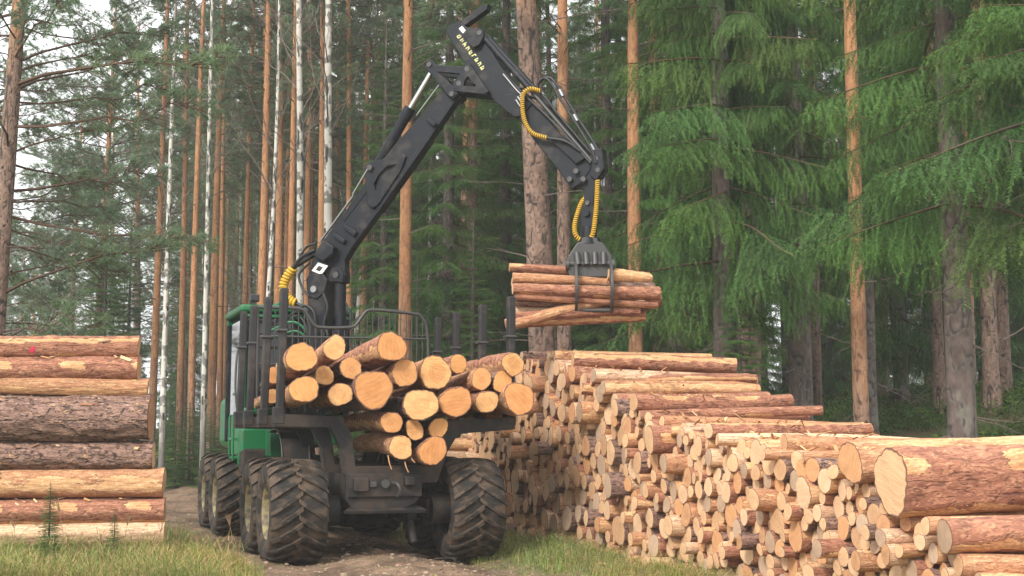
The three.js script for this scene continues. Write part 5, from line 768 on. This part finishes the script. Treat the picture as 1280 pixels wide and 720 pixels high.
{
  const R = rng(71), geo = tuft(1, 26, 0.2, 0.26, 0.0035), short = tuft(2, 24, 0.09, 0.26, 0.0035), A = [], B = [], d = new THREE.Object3D();
  for (let i = 0; i < 60000; i++) {
    const D = 13 + 30 * Math.pow(R(), 1.6), x = lerp(-0.42 * D - 2, 0.2 * D + 1, R()), g = grassy(x, D), q = across(x, D); if (R() > (g * 1.05 - 0.08) * clamp(2.6 * fbm(x * 1.1, D * 1.1, 123, 3) - 0.55, 0.08, 1) || q > -0.15 && D < 25 && x > -3) continue;
    const tall = x < trackX(D) - 2 && D < 20 ? 1.25 : 0.8; d.position.set(x, ground(x, D) - 0.01, -D); d.rotation.set((R() - 0.5) * 0.3, R() * 6.283, (R() - 0.5) * 0.3); d.scale.set(1, tall * (0.6 + R() * 0.8), 1).multiplyScalar(0.8 + R() * 0.5); d.updateMatrix();
    const n = fbm(x * 0.6, D * 0.6, 88, 3), c = [0.8 + n * 0.7, 0.85 + R() * 0.4, 0.8 + R() * 0.3]; (R() < 0.5 * g ? A : B).push([d.matrix.clone(), c]);
  }
  for (let i = 0; i < 9000; i++) { // the verge beyond the machine
    const D = 30 + 45 * R(), px = 150 + 190 * R(), x = (px - 640) / FOCAL * D, t = (x - trackX(D)) * Math.cos(HEAD); if (t < 2.2 && t > -2.4) continue;
    d.position.set(x, ground(x, D) - 0.02, -D); d.rotation.set((R() - 0.5) * 0.3, R() * 6.283, (R() - 0.5) * 0.3); d.scale.set(1.8, 1.2 + R(), 1.8); d.updateMatrix(); A.push([d.matrix.clone(), [1.0 + R() * 0.4, 1.4 + R() * 0.4, 0.9]]);
  }
  for (const [name, list, gg, label] of [['tall_grass', A, geo, 'tall pale grass growing along the track verges'], ['short_grass', B, short, 'short trodden grass and weeds by the track']]) { const im = new THREE.InstancedMesh(gg, LEAF([1, 1, 1], 0.3), list.length); im.name = name; list.forEach(([m, c], i) => { im.setMatrixAt(i, m); im.setColorAt(i, new THREE.Color().setRGB(...c)); }); tag(im, label, 'grass', undefined, 'stuff'); shade(im); scene.add(im); }
  // low bilberry and moss on the wood floor
  const lb = new Buf(), LR = rng(5); for (let i = 0; i < 60; i++) { const o = V((LR() - 0.5) * 0.5, LR() * 0.22, (LR() - 0.5) * 0.5), a = V(LR() - 0.5, LR() * 0.4, LR() - 0.5).normalize(), s = V(LR() - 0.5, LR() - 0.5, LR() - 0.5).cross(a).normalize().multiplyScalar(0.014), k = 0.7 + LR() * 0.6; lb.tri(o.clone().sub(s), o.clone().add(s), o.clone().addScaledVector(a, 0.05), [0.075 * k, 0.13 * k, 0.03 * k]); }
  const lg = lb.build(), L = []; for (let i = 0; i < 26000; i++) { const D = 17 + 50 * Math.pow(R(), 1.3), x = lerp(-0.45 * D, 0.47 * D, R()), q = across(x, D); if (corridor(x, D) || (q < 2.9 && D < 27 && x > -6) || x < trackX(D) - 2 && D < 24) continue; if (fbm(x * 0.3, D * 0.3, 99, 3) + 0.25 * (R() - 0.5) < 0.43) continue; d.position.set(x, ground(x, D), -D); d.rotation.set(0, R() * 6.28, 0); d.scale.setScalar(0.6 + R() * 1.1); d.updateMatrix(); L.push([d.matrix.clone(), [0.7 + R() * 0.8, 0.8 + R() * 0.5, 0.8]]); }
  const im = new THREE.InstancedMesh(lg, LEAF([1, 1, 1], 0.3), L.length); im.name = 'undergrowth'; L.forEach(([m, c], i) => { im.setMatrixAt(i, m); im.setColorAt(i, new THREE.Color().setRGB(...c)); }); tag(im, 'low green undergrowth covering the wood floor', 'undergrowth', undefined, 'stuff'); shade(im); scene.add(im);
}
{ // clods and twigs pressed into the track
  const R = rng(303), d = new THREE.Object3D(), g = new THREE.IcosahedronGeometry(1, 1), p = g.attributes.position, list = [], tw = [];
  for (let i = 0; i < p.count; i++) { const k = 0.75 + 0.5 * vnoise(p.getX(i) * 1.7 + 9, p.getY(i) * 1.7 + p.getZ(i) * 2.3 + 9, 7); p.setXYZ(i, p.getX(i) * k, p.getY(i) * k * 0.6, p.getZ(i) * k); } g.computeVertexNormals();
  for (let i = 0; i < 7000; i++) { const D = 13.5 + 22 * Math.pow(R(), 1.5), x = trackX(D) + (R() - 0.42) * 6.4; if (grassy(x, D) > 0.5 || across(x, D) > -0.2) continue; d.position.set(x, ground(x, D), -D); d.rotation.set(0, R() * 6.28, 0); d.scale.setScalar(0.008 + 0.05 * R() * R() * R()); d.updateMatrix(); const k = 0.6 + R() * 0.7; list.push([d.matrix.clone(), [0.25 * k, 0.18 * k, 0.125 * k]]); }
  const im = new THREE.InstancedMesh(g, mat(1, 1, 1, 0.95), list.length); im.name = 'mud_clods'; list.forEach(([m, c], i) => { im.setMatrixAt(i, m); im.setColorAt(i, new THREE.Color().setRGB(...c)); }); tag(im, 'loose mud clods scattered over the rutted track', 'mud', undefined, 'stuff'); shade(im); scene.add(im);
  for (let i = 0; i < 420; i++) { const D = 13.5 + 12 * R(), q = -0.1 - 4.5 * R() * R(), x = faceX(D) + q; d.position.set(x, ground(x, D) + 0.02, -D); d.rotation.set((R() - 0.5) * 0.4, R() * 6.28, (R() - 0.5) * 0.4); d.scale.setScalar(0.08 + R() * 0.22); d.updateMatrix(); tw.push(d.matrix.clone()); }
  const t2 = new THREE.InstancedMesh(SPRAY.dead, WOODM, tw.length); t2.name = 'fallen_twigs'; tw.forEach((m, i) => t2.setMatrixAt(i, m)); tag(t2, 'fallen brown twigs strewn along the foot of the stack', 'twigs', undefined, 'stuff'); shade(t2); scene.add(t2);
}
// a few plants in front of the big stack: little spruces and dry stalks
for (const [px, D, s, w] of [[70, 15.6, 0.062, 'little'], [150, 15.9, 0.04, 'tiny']]) plantPx('spruce', 2, px, D, s, `${w} spruce seedling in the grass before the big log stack`, undefined, 1.8);
{
  const R = rng(15); for (let i = 0; i < 9; i++) { const b = new Buf(), px = 20 + i * 33 + R() * 20, D = 15.3 + R() * 0.9, x = (px - 640) / FOCAL * D, h = 0.35 + R() * 0.45, pts = []; for (let k = 0; k <= 5; k++) pts.push(V(0.1 * h * Math.sin(k * 0.6 + i) * k / 5, h * k / 5, 0.06 * h * k / 5)); b.tube(pts, pts.map((_, k) => 0.005 * (1 - 0.6 * k / 5)), 4, [0.3, 0.19, 0.1]); for (let k = 0; k < 9; k++) { const o = pts[5].clone().add(V((R() - 0.5) * 0.1, -R() * 0.05, (R() - 0.5) * 0.1)); b.tube([pts[4], o], [0.003, 0.002], 3, [0.3, 0.19, 0.1]); b.tri(o, o.clone().add(V(0.012, 0.01, 0)), o.clone().add(V(0, 0.015, 0.012)), [0.4, 0.27, 0.15]); }
    const o = mesh(numbered('dry_stalk'), b.build(), WOODM, scene); o.position.set(x, ground(x, D) - 0.01, -D); tag(o, 'dry brown weed stalk in the grass before the big log stack', 'weed', 'dry stalks in the grass'); }
}
scene.updateMatrixWorld(true);
renderer.render(scene, camera);
